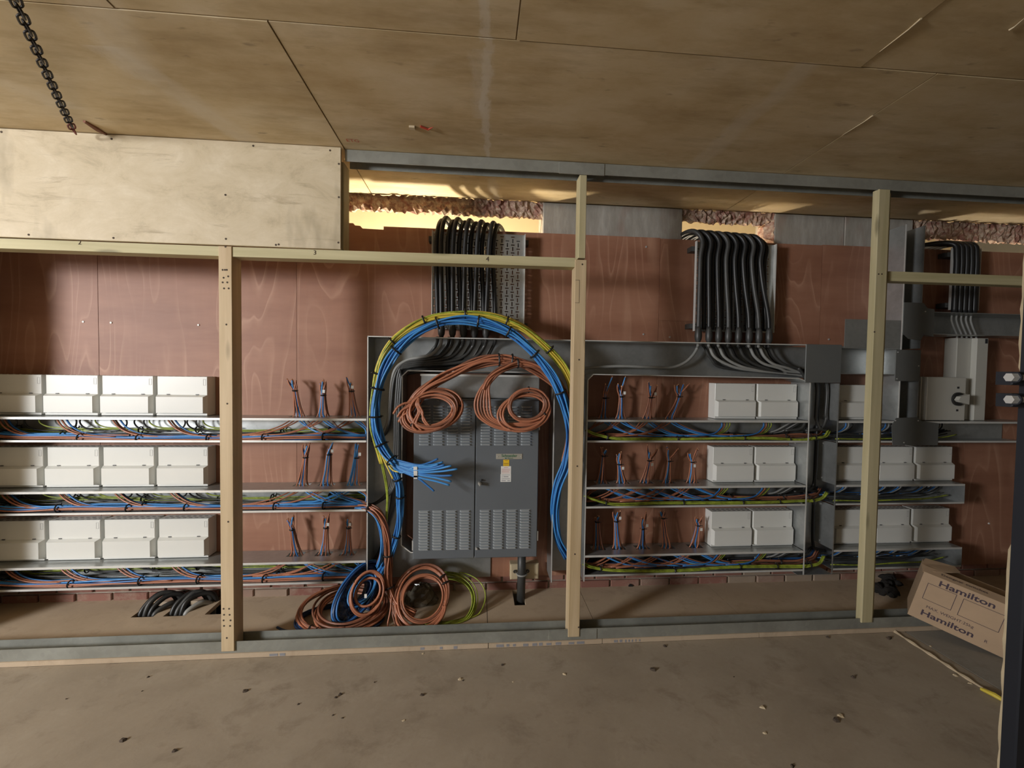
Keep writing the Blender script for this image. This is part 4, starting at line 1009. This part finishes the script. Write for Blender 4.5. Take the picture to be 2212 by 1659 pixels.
for k, ((x, y), Y) in enumerate(tips):
    s = P(840+j(6), 988+j(6), 2.128+j(.012)); m1 = P(860+k*0.4, 996+k*2.2+j(2), 2.11); m2 = P(903, 1004+k*3.2+j(2) if k < 10 else 1006, 2.08); tp = P(x, y, Y)
    w_ = wire([P(824, 960, 2.14)+Vector((j(.01), j(.01), 0)), s, m1, m2, m2.lerp(tp, 0.55)+Vector((0, 0, -0.006 if y < 1030 else 0.002)), tp], 0.0050, 'lblue' if k % 3 else 'blue', 'blue_wire', t, 5, 7)
    if k in (3, 6, 8, 9):
        q = m1.lerp(m2, 0.85); build('marker_tag', MB().box(q+Vector((-0.006, -0.012, -0.006)), q+Vector((0.012, -0.008, 0.010))), 'white', t)
t = thing('cable_hoop', 'hoop of yellow wires arching outside the blue hoop over the panel', 'wires', P(840, 1000, 2.16), 'wire hoops over the panel')
yel = PP([(1238, 860, 2.17), (1230, 822, 2.165), (1212, 785, 2.16), (1180, 748, 2.155), (1135, 712, 2.15), (1085, 690, 2.15), (1035, 680, 2.15), (985, 679, 2.15), (935, 686, 2.15), (890, 706, 2.15), (850, 738, 2.155), (826, 775, 2.165), (814, 815, 2.18), (808, 870, 2.185), (808, 920, 2.185), (816, 960, 2.18), (828, 1000, 2.18)])
pa, ta = bundle(yel, [('yellow_wire', 'yellow', 0.0048)]*11+[('earth_wire', 'earth', 0.0044)]*3, 0.0190, t, 5, 0.3, 7)
ties(pa, ta, 0.026, [0.18, 0.30, 0.42, 0.53, 0.63, 0.74], t)
for k in range(3):
    wire(PP([(822, 975, 2.17), (830+k*4, 995, 2.15), (842+k*7, 1020-k*4, 2.13), (849+k*22, 1034-k*14, 2.11)]), 0.0044, 'yellow', 'yellow_wire', t, 5)
for k in range(2):
    wire(PP([(816+k*4, 940, 2.19), (824+k*3, 1000, 2.2), (832+k*3, 1040, 2.22), (836+k*2, 1075, 2.24), (834+k*2, 1120, 2.27), (831+k*2, 1200, 2.3), (838, 1260, 2.30)]), 0.0044, 'earth', 'earth_wire', t, 5)
# brown hoop ending in the left hanging coil
SB = [('brown_cable', 'brown', 0.0058), ('brown_cable', 'brown', 0.0058), ('brown_cable', 'dbrown', 0.0058), ('brown_cable', 'brown', 0.0056)]
t = thing('hanging_coil', 'brown cable coil hanging on the left door, fed by a long arch of brown cables', 'cable coil', P(935, 936, 2.14), 'brown coils on the panel')
arch = PP([(1222, 1000, 2.21), (1236, 950, 2.20), (1236, 905, 2.19), (1222, 860, 2.185), (1200, 828, 2.18), (1165, 800, 2.175), (1125, 782, 2.17), (1085, 777, 2.165), (1040, 782, 2.16), (990, 799, 2.155), (945, 823, 2.15), (908, 852, 2.145), (886, 885, 2.14), (878, 912, 2.135)])
pa, ta = bundle(arch, [SB[k % 4] for k in range(12)], 0.0255, t, 6, 0.35, 7)
ties(pa, ta, 0.033, [0.5, 0.56], t)
c, rt, tp = P(936, 884, 2.115), P(997, 880, 2.12), P(940, 838, 2.15)
coil(c, rt, tp, 13, SB, 0.26, t, 0.018, k=7)
c2, rt2, tp2 = P(926, 893, 2.10), P(985, 888, 2.10), P(930, 851, 2.13)
coil(c2, rt2, tp2, 4, SB, 0.15, t, 0.012, k=7)
coil_tie(c, rt, tp, 0.05, 0.92, t, 0.018); coil_tie(c, rt, tp, 3.9, 0.92, t, 0.018)
for k, (x, y) in enumerate([(850, 893), (859, 900), (861, 911), (903, 933), (911, 930), (931, 924), (926, 922)]):
    if k < 3: pts = PP([(x, y, 2.09), (x+10, y-14, 2.095), (x+25, y-22, 2.10), (895, 868+k*5, 2.11), (915, 852, 2.12)])
    else: pts = PP([(x, y, 2.07), (x-12, y-15, 2.075), (895+k*3, 890, 2.085), (893+k*2, 873, 2.09), (905, 860, 2.10)])
    w_ = wire(pts, 0.0056, 'brown', 'brown_cable', t, 5, 7)
    build('cut_end', MB().cyl(pts[0], pts[0]+(pts[0]-pts[1]).normalized()*0.004, 0.0038, 7), 'copper', w_)
t = thing('hanging_coil', 'brown cable coil hanging on the right door, with a loose loop at its left', 'cable coil', P(1137, 932, 2.14), 'brown coils on the panel')
arch = PP([(1228, 1010, 2.20), (1240, 950, 2.19), (1236, 890, 2.175), (1216, 840, 2.165), (1190, 808, 2.16), (1158, 790, 2.155), (1118, 785, 2.15), (1085, 795, 2.14), (1060, 815, 2.13), (1045, 842, 2.125)])
pa, ta = bundle(arch, [SB[k % 4] for k in range(7)], 0.018, t, 6, 0.35, 7)
ties(pa, ta, 0.025, [0.68], t)
for k in range(6):
    e = k*4.0
    wire(PP([(1062, 812+k*1.5, 2.13), (1046-7+k*3.4, 838, 2.122), (1026+e*1.6, 868, 2.115), (1030+e*1.5, 895-k, 2.11), (1048+e, 912-k*1.5, 2.105), (1075+e, 925-k*2, 2.10), (1110+k*3, 928-k*3+j(3), 2.095), (1150, 925-k*3, 2.10), (1178, 910-k*2, 2.105), (1188-k, 888, 2.11)]), 0.0056, SB[k % 4][1], 'brown_cable', t, 5, 7)
c, rt, tp = P(1141, 875, 2.115), P(1187, 872, 2.12), P(1139, 838, 2.14)
coil(c, rt, tp, 8, SB, 0.20, t, 0.014, k=7)
c2, rt2, tp2 = P(1133, 890, 2.10), P(1188, 886, 2.105), P(1136, 849, 2.13)
coil(c2, rt2, tp2, 4, SB, 0.14, t, 0.012, k=7)
coil_tie(c, rt, tp, 1.5, 0.90, t, 0.015); coil_tie(c, rt, tp, 5.6, 0.92, t, 0.015)
q = P(1120, 903, 2.09); build('marker_tag', MB().box(q+Vector((-0.008, 0, -0.006)), q+Vector((0.010, 0.003, 0.010))), 'white', t)

# ================================================================== WIRES DROPPING TO THE FLOOR LEFT OF THE PANEL
t = thing('wire_drop', 'vertical run of blue wires hanging left of the panel frame', 'wires', P(856, 1200, 2.23))
pa, ta = bundle(PP([(822, 960, 2.19), (838, 990, 2.19), (852, 1018, 2.19), (862, 1050, 2.19), (864, 1090, 2.20), (862, 1130, 2.21), (855, 1165, 2.22), (845, 1195, 2.23), (828, 1225, 2.25), (812, 1250, 2.27)]), [BLU]*9+[LB]*3, 0.016, t, 5, 0.3)
ties(pa, ta, 0.022, [0.3, 0.42, 0.66], t)
t = thing('wire_drop', 'thick run of brown wires curving out of the middle trunking down to the floor coils', 'wires', P(830, 1340, 2.2))
pa, ta = bundle(PP([(770, 1092, 2.30), (795, 1096, 2.27), (815, 1108, 2.24), (829, 1130, 2.23), (836, 1160, 2.22), (838, 1200, 2.22), (838, 1235, 2.20), (840, 1265, 2.18), (850, 1295, 2.15), (870, 1315, 2.12), (895, 1330, 2.10)]), [BR]*10+[('brown_wire', 'dbrown', 0.0042)]*3, 0.019, t, 5, 0.3)
ties(pa, ta, 0.026, [0.12, 0.5, 0.72], t)
pa, ta = bundle(PP([(770, 1096, 2.29), (795, 1101, 2.26), (812, 1116, 2.24), (822, 1140, 2.23), (827, 1170, 2.22), (824, 1200, 2.22), (815, 1225, 2.22)]), [BLU]*3+[LB]*2+[BR], 0.012, t, 5, 0.3)
wire(PP([(846, 1290, 2.14), (843, 1320, 2.11), (838, 1345, 2.09), (838, 1358, 2.08)]), 0.0042, 'brown', 'brown_wire', t)
wire(PP([(849, 1300, 2.14), (848, 1325, 2.11), (853, 1345, 2.09), (857, 1356, 2.08)]), 0.0042, 'dbrown', 'brown_wire', t)

# ================================================================== COILS ON THE DECK
def lift(t_pts, z=0.008): return [Vector((p.x, p.y, max(p.z, z))) for p in t_pts]
t = thing('floor_coil', 'wide brown cable coil lying on the deck at the left of the coils', 'cable coil', PZ(735, 1335, 0), 'cable coils on the deck')
c, rt, tp = P(742, 1313, 2.18), P(838, 1306, 2.18), P(752, 1264, 2.345)
coil(c, rt, tp, 7, SB, 0.10, t, 0.012, k=7)
c2, rt2, tp2 = P(752, 1312, 2.17), P(826, 1304, 2.18), P(760, 1268, 2.33)
coil(c2, rt2, tp2, 7, SB, 0.28, t, 0.012, k=7)
for a in (4.2, 4.5, 4.0): coil_tie(c, rt, tp, a, 0.93, t, 0.014)
t = thing('floor_coil', 'dark blue coil under the left edge of the wide brown coil', 'cable coil', PZ(660, 1345, 0), 'cable coils on the deck')
c, rt, tp = PZ(735, 1340, 0.012), PZ(832, 1336, 0.012), PZ(745, 1304, 0.02)
coil(c, rt, tp, 8, [('navy_cable', 'dblue', 0.0052)], 0.10, t, 0.010, k=6)
wire([PZ(598, 1355, 0.022), PZ(615, 1362, 0.014), PZ(640, 1366, 0.010), PZ(670, 1368, 0.010), PZ(700, 1366, 0.012)], 0.0055, 'dblue', 'loose_end', t)
t = thing('floor_coil', 'upright blue cable coil wrapped in shiny film leaning by the trunking', 'cable coil', PZ(770, 1345, 0), 'cable coils on the deck')
c, rt, tp = P(771, 1278, 2.19), P(815, 1262, 2.26), P(795, 1212, 2.29)
coil(c, rt, tp, 12, [('blue_cable', 'blue', 0.0052), ('blue_cable', 'dblue', 0.0052), ('blue_cable', 'dblue', 0.0052)], 0.12, t, 0.024, k=7)
wm = MB(); u, v = rt-c, tp-c; nn = u.cross(v).normalized(); rr = random.Random(3); vs = []; fs = []
for i in range(9):
    for q in range(28):
        a = 2*math.pi*q/28; s = 0.30+0.64*i/8
        vs.append(c+(u*math.cos(a)+v*math.sin(a))*s+nn*(rr.uniform(-0.010, 0.010)+0.004))
for i in range(8):
    for q in range(28): fs.append((i*28+q, i*28+(q+1) % 28, (i+1)*28+(q+1) % 28, (i+1)*28+q))
build('plastic_wrap', wm.add(vs, fs), 'wrap', t, True)
c3, rt3, tp3 = P(785, 1270, 2.20), P(812, 1262, 2.24), P(797, 1232, 2.26)
coil(c3, rt3, tp3, 9, [('blue_cable', 'dblue', 0.0048), ('blue_cable', 'lblue', 0.0045)], 0.55, t, 0.012, k=6)
t = thing('floor_coil', 'small brown cable ring standing in front of the blue wrapped coil', 'cable coil', PZ(795, 1335, 0), 'cable coils on the deck')
c, rt, tp = P(793, 1281, 2.125), P(829, 1274, 2.15), P(797, 1234, 2.17)
coil(c, rt, tp, 6, SB[:3], 0.10, t, 0.012, k=7)
coil_tie(c, rt, tp, 2.5, 0.95, t, 0.012); coil_tie(c, rt, tp, 6.0, 0.95, t, 0.012)
coil(P(795, 1278, 2.13), P(824, 1273, 2.14), P(798, 1245, 2.17), 3, SB[:3], 0.1, t, 0.008, k=6)
q = P(787, 1292, 2.11); build('marker_tag', MB().box(q, q+Vector((0.012, 0.003, 0.02))), 'white', t)
t = thing('floor_coil', 'brown cable coil leaning upright under the grey panel', 'cable coil', PZ(912, 1355, 0), 'cable coils on the deck')
c, rt, tp = P(911, 1288, 2.16), P(972, 1282, 2.18), P(915, 1217, 2.29)
coil(c, rt, tp, 9, SB, 0.16, t, 0.016, k=7)
coil(P(913, 1292, 2.15), P(966, 1290, 2.16), P(917, 1238, 2.25), 4, SB, 0.2, t, 0.014, k=7)
coil(P(910, 1320, 2.10), P(963, 1312, 2.11), P(912, 1280, 2.20), 3, SB, 0.1, t, 0.012, arc=(math.pi*0.95, math.pi*2.05), k=7)
coil_tie(c, rt, tp, 0.35, 0.90, t, 0.020); coil_tie(c, rt, tp, 0.62, 0.90, t, 0.020)
t = thing('floor_coil', 'loose green-yellow earth wire coil beside the upright brown coil', 'cable coil', PZ(985, 1350, 0), 'cable coils on the deck')
c, rt, tp = P(958, 1300, 2.21), P(1030, 1294, 2.22), P(958, 1236, 2.33)
coil(c, rt, tp, 12, [('earth_wire', 'earth', 0.0032)], 0.16, t, 0.018, arc=(-2.3, 1.7), k=6)
coil(c, P(1049, 1290, 2.22), P(962, 1236, 2.33), 1, [('earth_wire', 'earth', 0.0034)], 0.01, t, 0.006, arc=(-1.35, 1.2), k=6)
t = thing('plastic_bag', 'crumpled dark plastic bag lying behind the upright brown coil', 'bag', PZ(912, 1310, 0))
bg = MB(); vs = []; fs = []; rr = random.Random(11); cb = P(912, 1285, 2.30); cb.z = 0.0
for i in range(8):
    for q in range(16):
        a = 2*math.pi*q/16; s = math.cos(i/7*1.45)*(0.85+0.3*rr.random())
        vs.append(cb+Vector((0.085*s*math.cos(a), 0.06*s*math.sin(a), 0.005+0.10*math.sin(i/7*1.5)*(0.8+0.3*rr.random()))))
for i in range(7):
    for q in range(16): fs.append((i*16+q, i*16+(q+1) % 16, (i+1)*16+(q+1) % 16, (i+1)*16+q))
build('sheet', bg.add(vs, fs), 'bag', t)
# black ducts coming up through the deck cut-outs
for k, (xa, xb, lab) in enumerate(((-1.757, -1.65, 'black corrugated ducts rising in the left deck cut-out'), (-1.602, -1.495, 'black and grey cables looping in the second deck cut-out'))):
    t = thing('floor_cables', lab, 'cables', ((xa+xb)/2, 2.33, -0.1))
    for q in range(4):
        x = xa+0.016+q*0.024
        wire([(x, 2.275, -0.11), (x, 2.28, -0.02), (x+0.012, 2.305, 0.035+j(.01)), (x+0.05, 2.345, 0.062+j(.01)), (x+0.10, 2.372, 0.045), (x+0.12, 2.385, -0.02), (x+0.115, 2.39, -0.1)] if q < 3 else [(x, 2.27, -0.11), (x, 2.272, -0.03), (x+0.01, 2.285, 0.004), (x+0.05, 2.33, 0.02), (x+0.08, 2.37, -0.02), (x+0.08, 2.375, -0.1)], 0.0125, ['black', 'black2', 'black', 'grey' if k else 'black2'][q], 'cable', t, 6, 10)

# ================================================================== CARDBOARD BOX
bl, br = PZ(1960, 1326, 0.056), PZ(2168, 1422, -0.018)
e1 = br-bl; L = e1.length; e1.normalize()
e3 = Vector((0.0, 0, 1)); e3 = (e3-e1*e3.dot(e1)).normalized()
e2 = e3.cross(e1)            # away from the camera
if e2.y < 0: e2 = -e2
def bx(u, v, w): return bl+e1*u+e2*v+e3*w
Hh, Wd = 0.245, 0.215
t = thing('cardboard_box', 'open brown cardboard box with black printing, tipped against the floor track', 'box', bl)
def slabp(name, pts, d, mat='card'): return build(name, MB().prism(pts, d), mat, t)
th = 0.004
slabp('front_panel', [bx(0, 0, 0), bx(L, 0, 0), bx(L, 0, Hh), bx(0, 0, Hh)], e2*th)
slabp('back_panel', [bx(0, Wd-th, 0), bx(L, Wd-th, 0), bx(L, Wd-th, Hh), bx(0, Wd-th, Hh)], e2*th)
slabp('side_panel', [bx(0, th, 0), bx(0, Wd-th, 0), bx(0, Wd-th, Hh), bx(0, th, Hh)], e1*th)
slabp('side_panel', [bx(L-th, th, 0), bx(L-th, Wd-th, 0), bx(L-th, Wd-th, Hh), bx(L-th, th, Hh)], e1*th)
slabp('bottom_panel', [bx(0, th, 0.001), bx(L, th, 0.001), bx(L, Wd-th, 0.001), bx(0, Wd-th, 0.001)], e3*th)
fl = slabp('flap', [bx(0.0, 0, Hh), bx(L, 0, Hh), bx(L, 0.05, Hh+0.018), bx(0.0, 0.05, Hh+0.018)], e3*0.003)
build('flap', MB().prism([bx(-0.004, 0.01, Hh-0.004), bx(-0.012, 0.07, Hh+0.014), bx(0.0, 0.13, Hh+0.030), bx(0.11, 0.16, Hh+0.036), bx(0.13, 0.12, Hh+0.030), bx(0.10, 0.08, Hh+0.026), bx(0.04, 0.03, Hh+0.012)], e3*0.004), 'card', t)
nrm = -e2
fo = lambda u, w_: bx(u, -0.0008, w_)
fp = [o for o in t.children if o.name.startswith('front_panel')][0]
text('lettering', 'Hamilton', 0.040, fo(L*0.47, Hh*0.895), e1, e3, 'cardink', fp, 0.0002, sx=1.30, bold=0.022)
text('lettering', 'Hamilton', 0.040, fo(L*0.40, Hh*0.17), e1, e3, 'cardink', fp, 0.0002, sx=1.27, bold=0.022)
text('lettering', 'MAX. WEIGHT:25kg', 0.0195, fo(L*0.40, Hh*0.325), e1, e3, 'cardink', fp, 0.0002)
text('lettering', 'Designer switches', 0.022, bx(L*0.42, 0.025, Hh+0.0125)+e3*0.001, e1, (e2*0.075+e3*0.02).normalized(), 'cardink', fl, 0.0008)
text('lettering', 'R', 0.02, fo(L*0.80, Hh*0.16), e1, e3, 'cardink', fp, 0.0002)
fm = MB()
def frame(u0, u1, w0, w1, e=0.002):
    for (a, b, c_, d) in ((u0, u1, w0, w0+e), (u0, u1, w1-e, w1), (u0, u0+e, w0, w1), (u1-e, u1, w0, w1)):
        fm.add([fo(a, c_), fo(b, c_), fo(b, d), fo(a, d)], [(0, 1, 2, 3)])
frame(L*0.08, L*0.39, Hh*0.46, Hh*0.82); frame(L*0.46, L*0.87, Hh*0.43, Hh*0.80)
build('printed_frame', fm, 'cardink', fp)

# ================================================================== DARK UPRIGHT AT THE RIGHT EDGE
YU = 1.06
x0 = P(2193, 1000, YU+0.035).x
t = thing('steel_upright', 'near black steel upright with two bolts at the right photo edge', 'upright', (x0+0.09, YU+0.08, -0.022))
build('column', MB().bbox((x0, YU, -0.0215), (x0+0.16, YU+0.035, ZC-0.001), 0.004), 'post', t)
for py in (815, 863):
    yb_ = YU-0.012; a, b = P(2179, py, yb_), P(2192, py, yb_)
    build('bracket', MB().bbox((b.x+0.004, YU-0.004, a.z-0.022), (x0+0.05, YU+0.034, a.z+0.016), 0.003), 'post', t)
    b_ = build('bolt', MB().cyl((b.x, YU-0.012, a.z), (x0+0.06, YU-0.012, a.z), 0.008, 12), 'bolt', t)
    build('hex_head', MB().cyl((a.x, YU-0.012, a.z), (b.x, YU-0.012, a.z), 0.0125, 6), 'bolt', b_)
    build('washer', MB().cyl((b.x, YU-0.012, a.z), (b.x+0.004, YU-0.012, a.z), 0.0155, 16), 'post', b_)
# torn pale board edge just behind the upright
ym = 1.20; rr = random.Random(4); vs = []; fs = []
xe = P(2181, 1350, ym).x
n = 60
for i in range(n+1):
    z = -0.021+(ZC-0.02)*i/n; w_ = 0.008*rr.random()-(0.02 if 20 < i < 36 else 0)
    vs += [(xe-w_, ym, z), (xe+0.16, ym, z), (xe+0.16, ym+0.012, z), (xe-w_+0.004*rr.random(), ym+0.012, z)]
for i in range(n):
    for q in range(4): fs.append((i*4+q, i*4+(q+1) % 4, (i+1)*4+(q+1) % 4, (i+1)*4+q))
fs += [(3, 2, 1, 0), (n*4, n*4+1, n*4+2, n*4+3)]
tag(build('torn_board', MB().add(vs, fs), 'block'), 'pale torn board edge showing beside the black upright', 'board')
p = PZ(2155, 1512, -0.021)
tag(build('yellow_offcut', MB().tube([p+Vector((-0.01, 0.05, 0.008)), p+Vector((0, 0.01, 0.012)), p+Vector((0.012, -0.05, 0.007))], [0.006, 0.010, 0.004], 7), 'yellow'), 'yellow scrap on the floor against the black upright', 'scrap')

# ================================================================== CHAIN
t = thing('hanging_chain', 'black rusty-ended chain slung across the ceiling, upper left', 'chain', PZ(160, 284, 2.22))
pa_, pb_ = PZ(160, 284, 2.235), PZ(35, 0, 2.215); pb_ = pb_+(pb_-pa_)*0.15
n = 27; seg = (pb_-pa_)/n; tdir = seg.normalized()
up = Vector((0, 0, 1)); up = (up-tdir*up.dot(tdir)).normalized(); sd = tdir.cross(up)
def chain_link(ang, mat, c):
    a = up*math.cos(ang)+sd*math.sin(ang); pts = []
    hl, hw = seg.length*0.68, 0.0112
    for i in range(17):
        th_ = 2*math.pi*i/16; cx_, sy_ = math.cos(th_), math.sin(th_)
        pts.append(c+tdir*(hl-hw)*(1 if cx_ > 0 else -1)*min(1, abs(cx_)*3)+tdir*hw*cx_+a*hw*sy_)
    build('link', MB().tube(pts, 0.0031, 6, False), mat, t, True)
for k in range(n):
    s = (k+0.5)/n
    chain_link(0.6+(math.pi/2)*(k % 2), 'rust' if k < 2 else 'chain', pa_+seg*(k+0.5)+Vector((0, 0, -0.012*math.sin(s*math.pi))))

# ================================================================== DEBRIS ON THE FRONT FLOOR
def chunk(px, py, s, mat, label, flat=0.35, group=None, Z=-0.0219):
    s *= 0.8; p = PZ(px, py, Z); rr = random.Random(px*7+py); m = MB(); n = 6; vs = []
    for i in range(n):
        a = 2*math.pi*i/n; r_ = s*(0.6+0.7*rr.random()); vs.append(p+Vector((r_*math.cos(a), r_*0.8*math.sin(a), 0)))
    top = [v_+(p-v_)*(0.25+0.3*rr.random())+Vector((0, 0, s*flat*(0.6+0.8*rr.random()))) for v_ in vs]
    m.add(vs+top, [tuple(range(n-1, -1, -1)), tuple(range(n, 2*n))]+[(i, (i+1) % n, n+(i+1) % n, n+i) for i in range(n)])
    tag(build('debris_crumb', m, mat), label, 'debris', group)
gd = 'dark crumbs on the front floor'; ld_ = 'small dark crumb of debris lying on the dusty front floor'
for (x, y, s) in ((912, 1502, 0.011), (1410, 1447, 0.018), (1436, 1396, 0.014), (1842, 1463, 0.016), (377, 1622, 0.012), (265, 1600, 0.016), (320, 1463, 0.010), (530, 1493, 0.014), (735, 1500, 0.012), (725, 1507, 0.010), (644, 1521, 0.007), (740, 1551, 0.006), (719, 1545, 0.006), (1085, 1437, 0.010), (809, 1474, 0.006), (1805, 1555, 0.018), (1920, 1379, 0.018), (1788, 1377, 0.012), (1585, 1462, 0.005), (460, 1405, 0.009), (143, 1510, 0.006), (307, 1493, 0.005), (510, 1409, 0.012), (1000, 1470, 0.006), (1712, 1655, 0.012)):
    chunk(x, y, s, 'dirt', ld_, 0.5, gd)
gp = 'pale chips on the front floor'; lp = 'small pale chip lying on the dusty front floor'
for (x, y, s) in ((1219, 1456, 0.014), (1646, 1528, 0.017), (914, 1412, 0.008), (994, 1467, 0.014), (1815, 1546, 0.016), (1652, 1583, 0.010), (872, 1557, 0.008), (1108, 1473, 0.006), (2010, 1396, 0.010), (2065, 1460, 0.014), (2095, 1476, 0.012)):
    chunk(x, y, s, 'chip', lp, 0.3, gp)
t = thing('scrap_heap', 'heap of black scraps on the deck left of the cardboard box', 'scraps', PZ(1912, 1284, 0))
for (x, y) in ((1900, 1284), (1915, 1262), (1925, 1290), (1910, 1275), (1930, 1270)):
    p = PZ(x, y, 0.001)
    vs = []
    for q in range(3):
        a = R.random()*6.28; d = Vector((math.cos(a)*0.05, math.sin(a)*0.04, 0.02+0.03*R.random()))
        vs.append([p-d*0.4+Vector((0, 0, 0.012)), p+Vector((j(.01), j(.01), 0.02+0.03*R.random())), p+d+Vector((0, 0, 0.006))])
    m = MB()
    for v_ in vs: m.tube(smoothp(v_, 4), [0.004]+[0.012+0.006*R.random() for _ in range(7)]+[0.003], 6)
    build('scrap', m, 'pit', t)
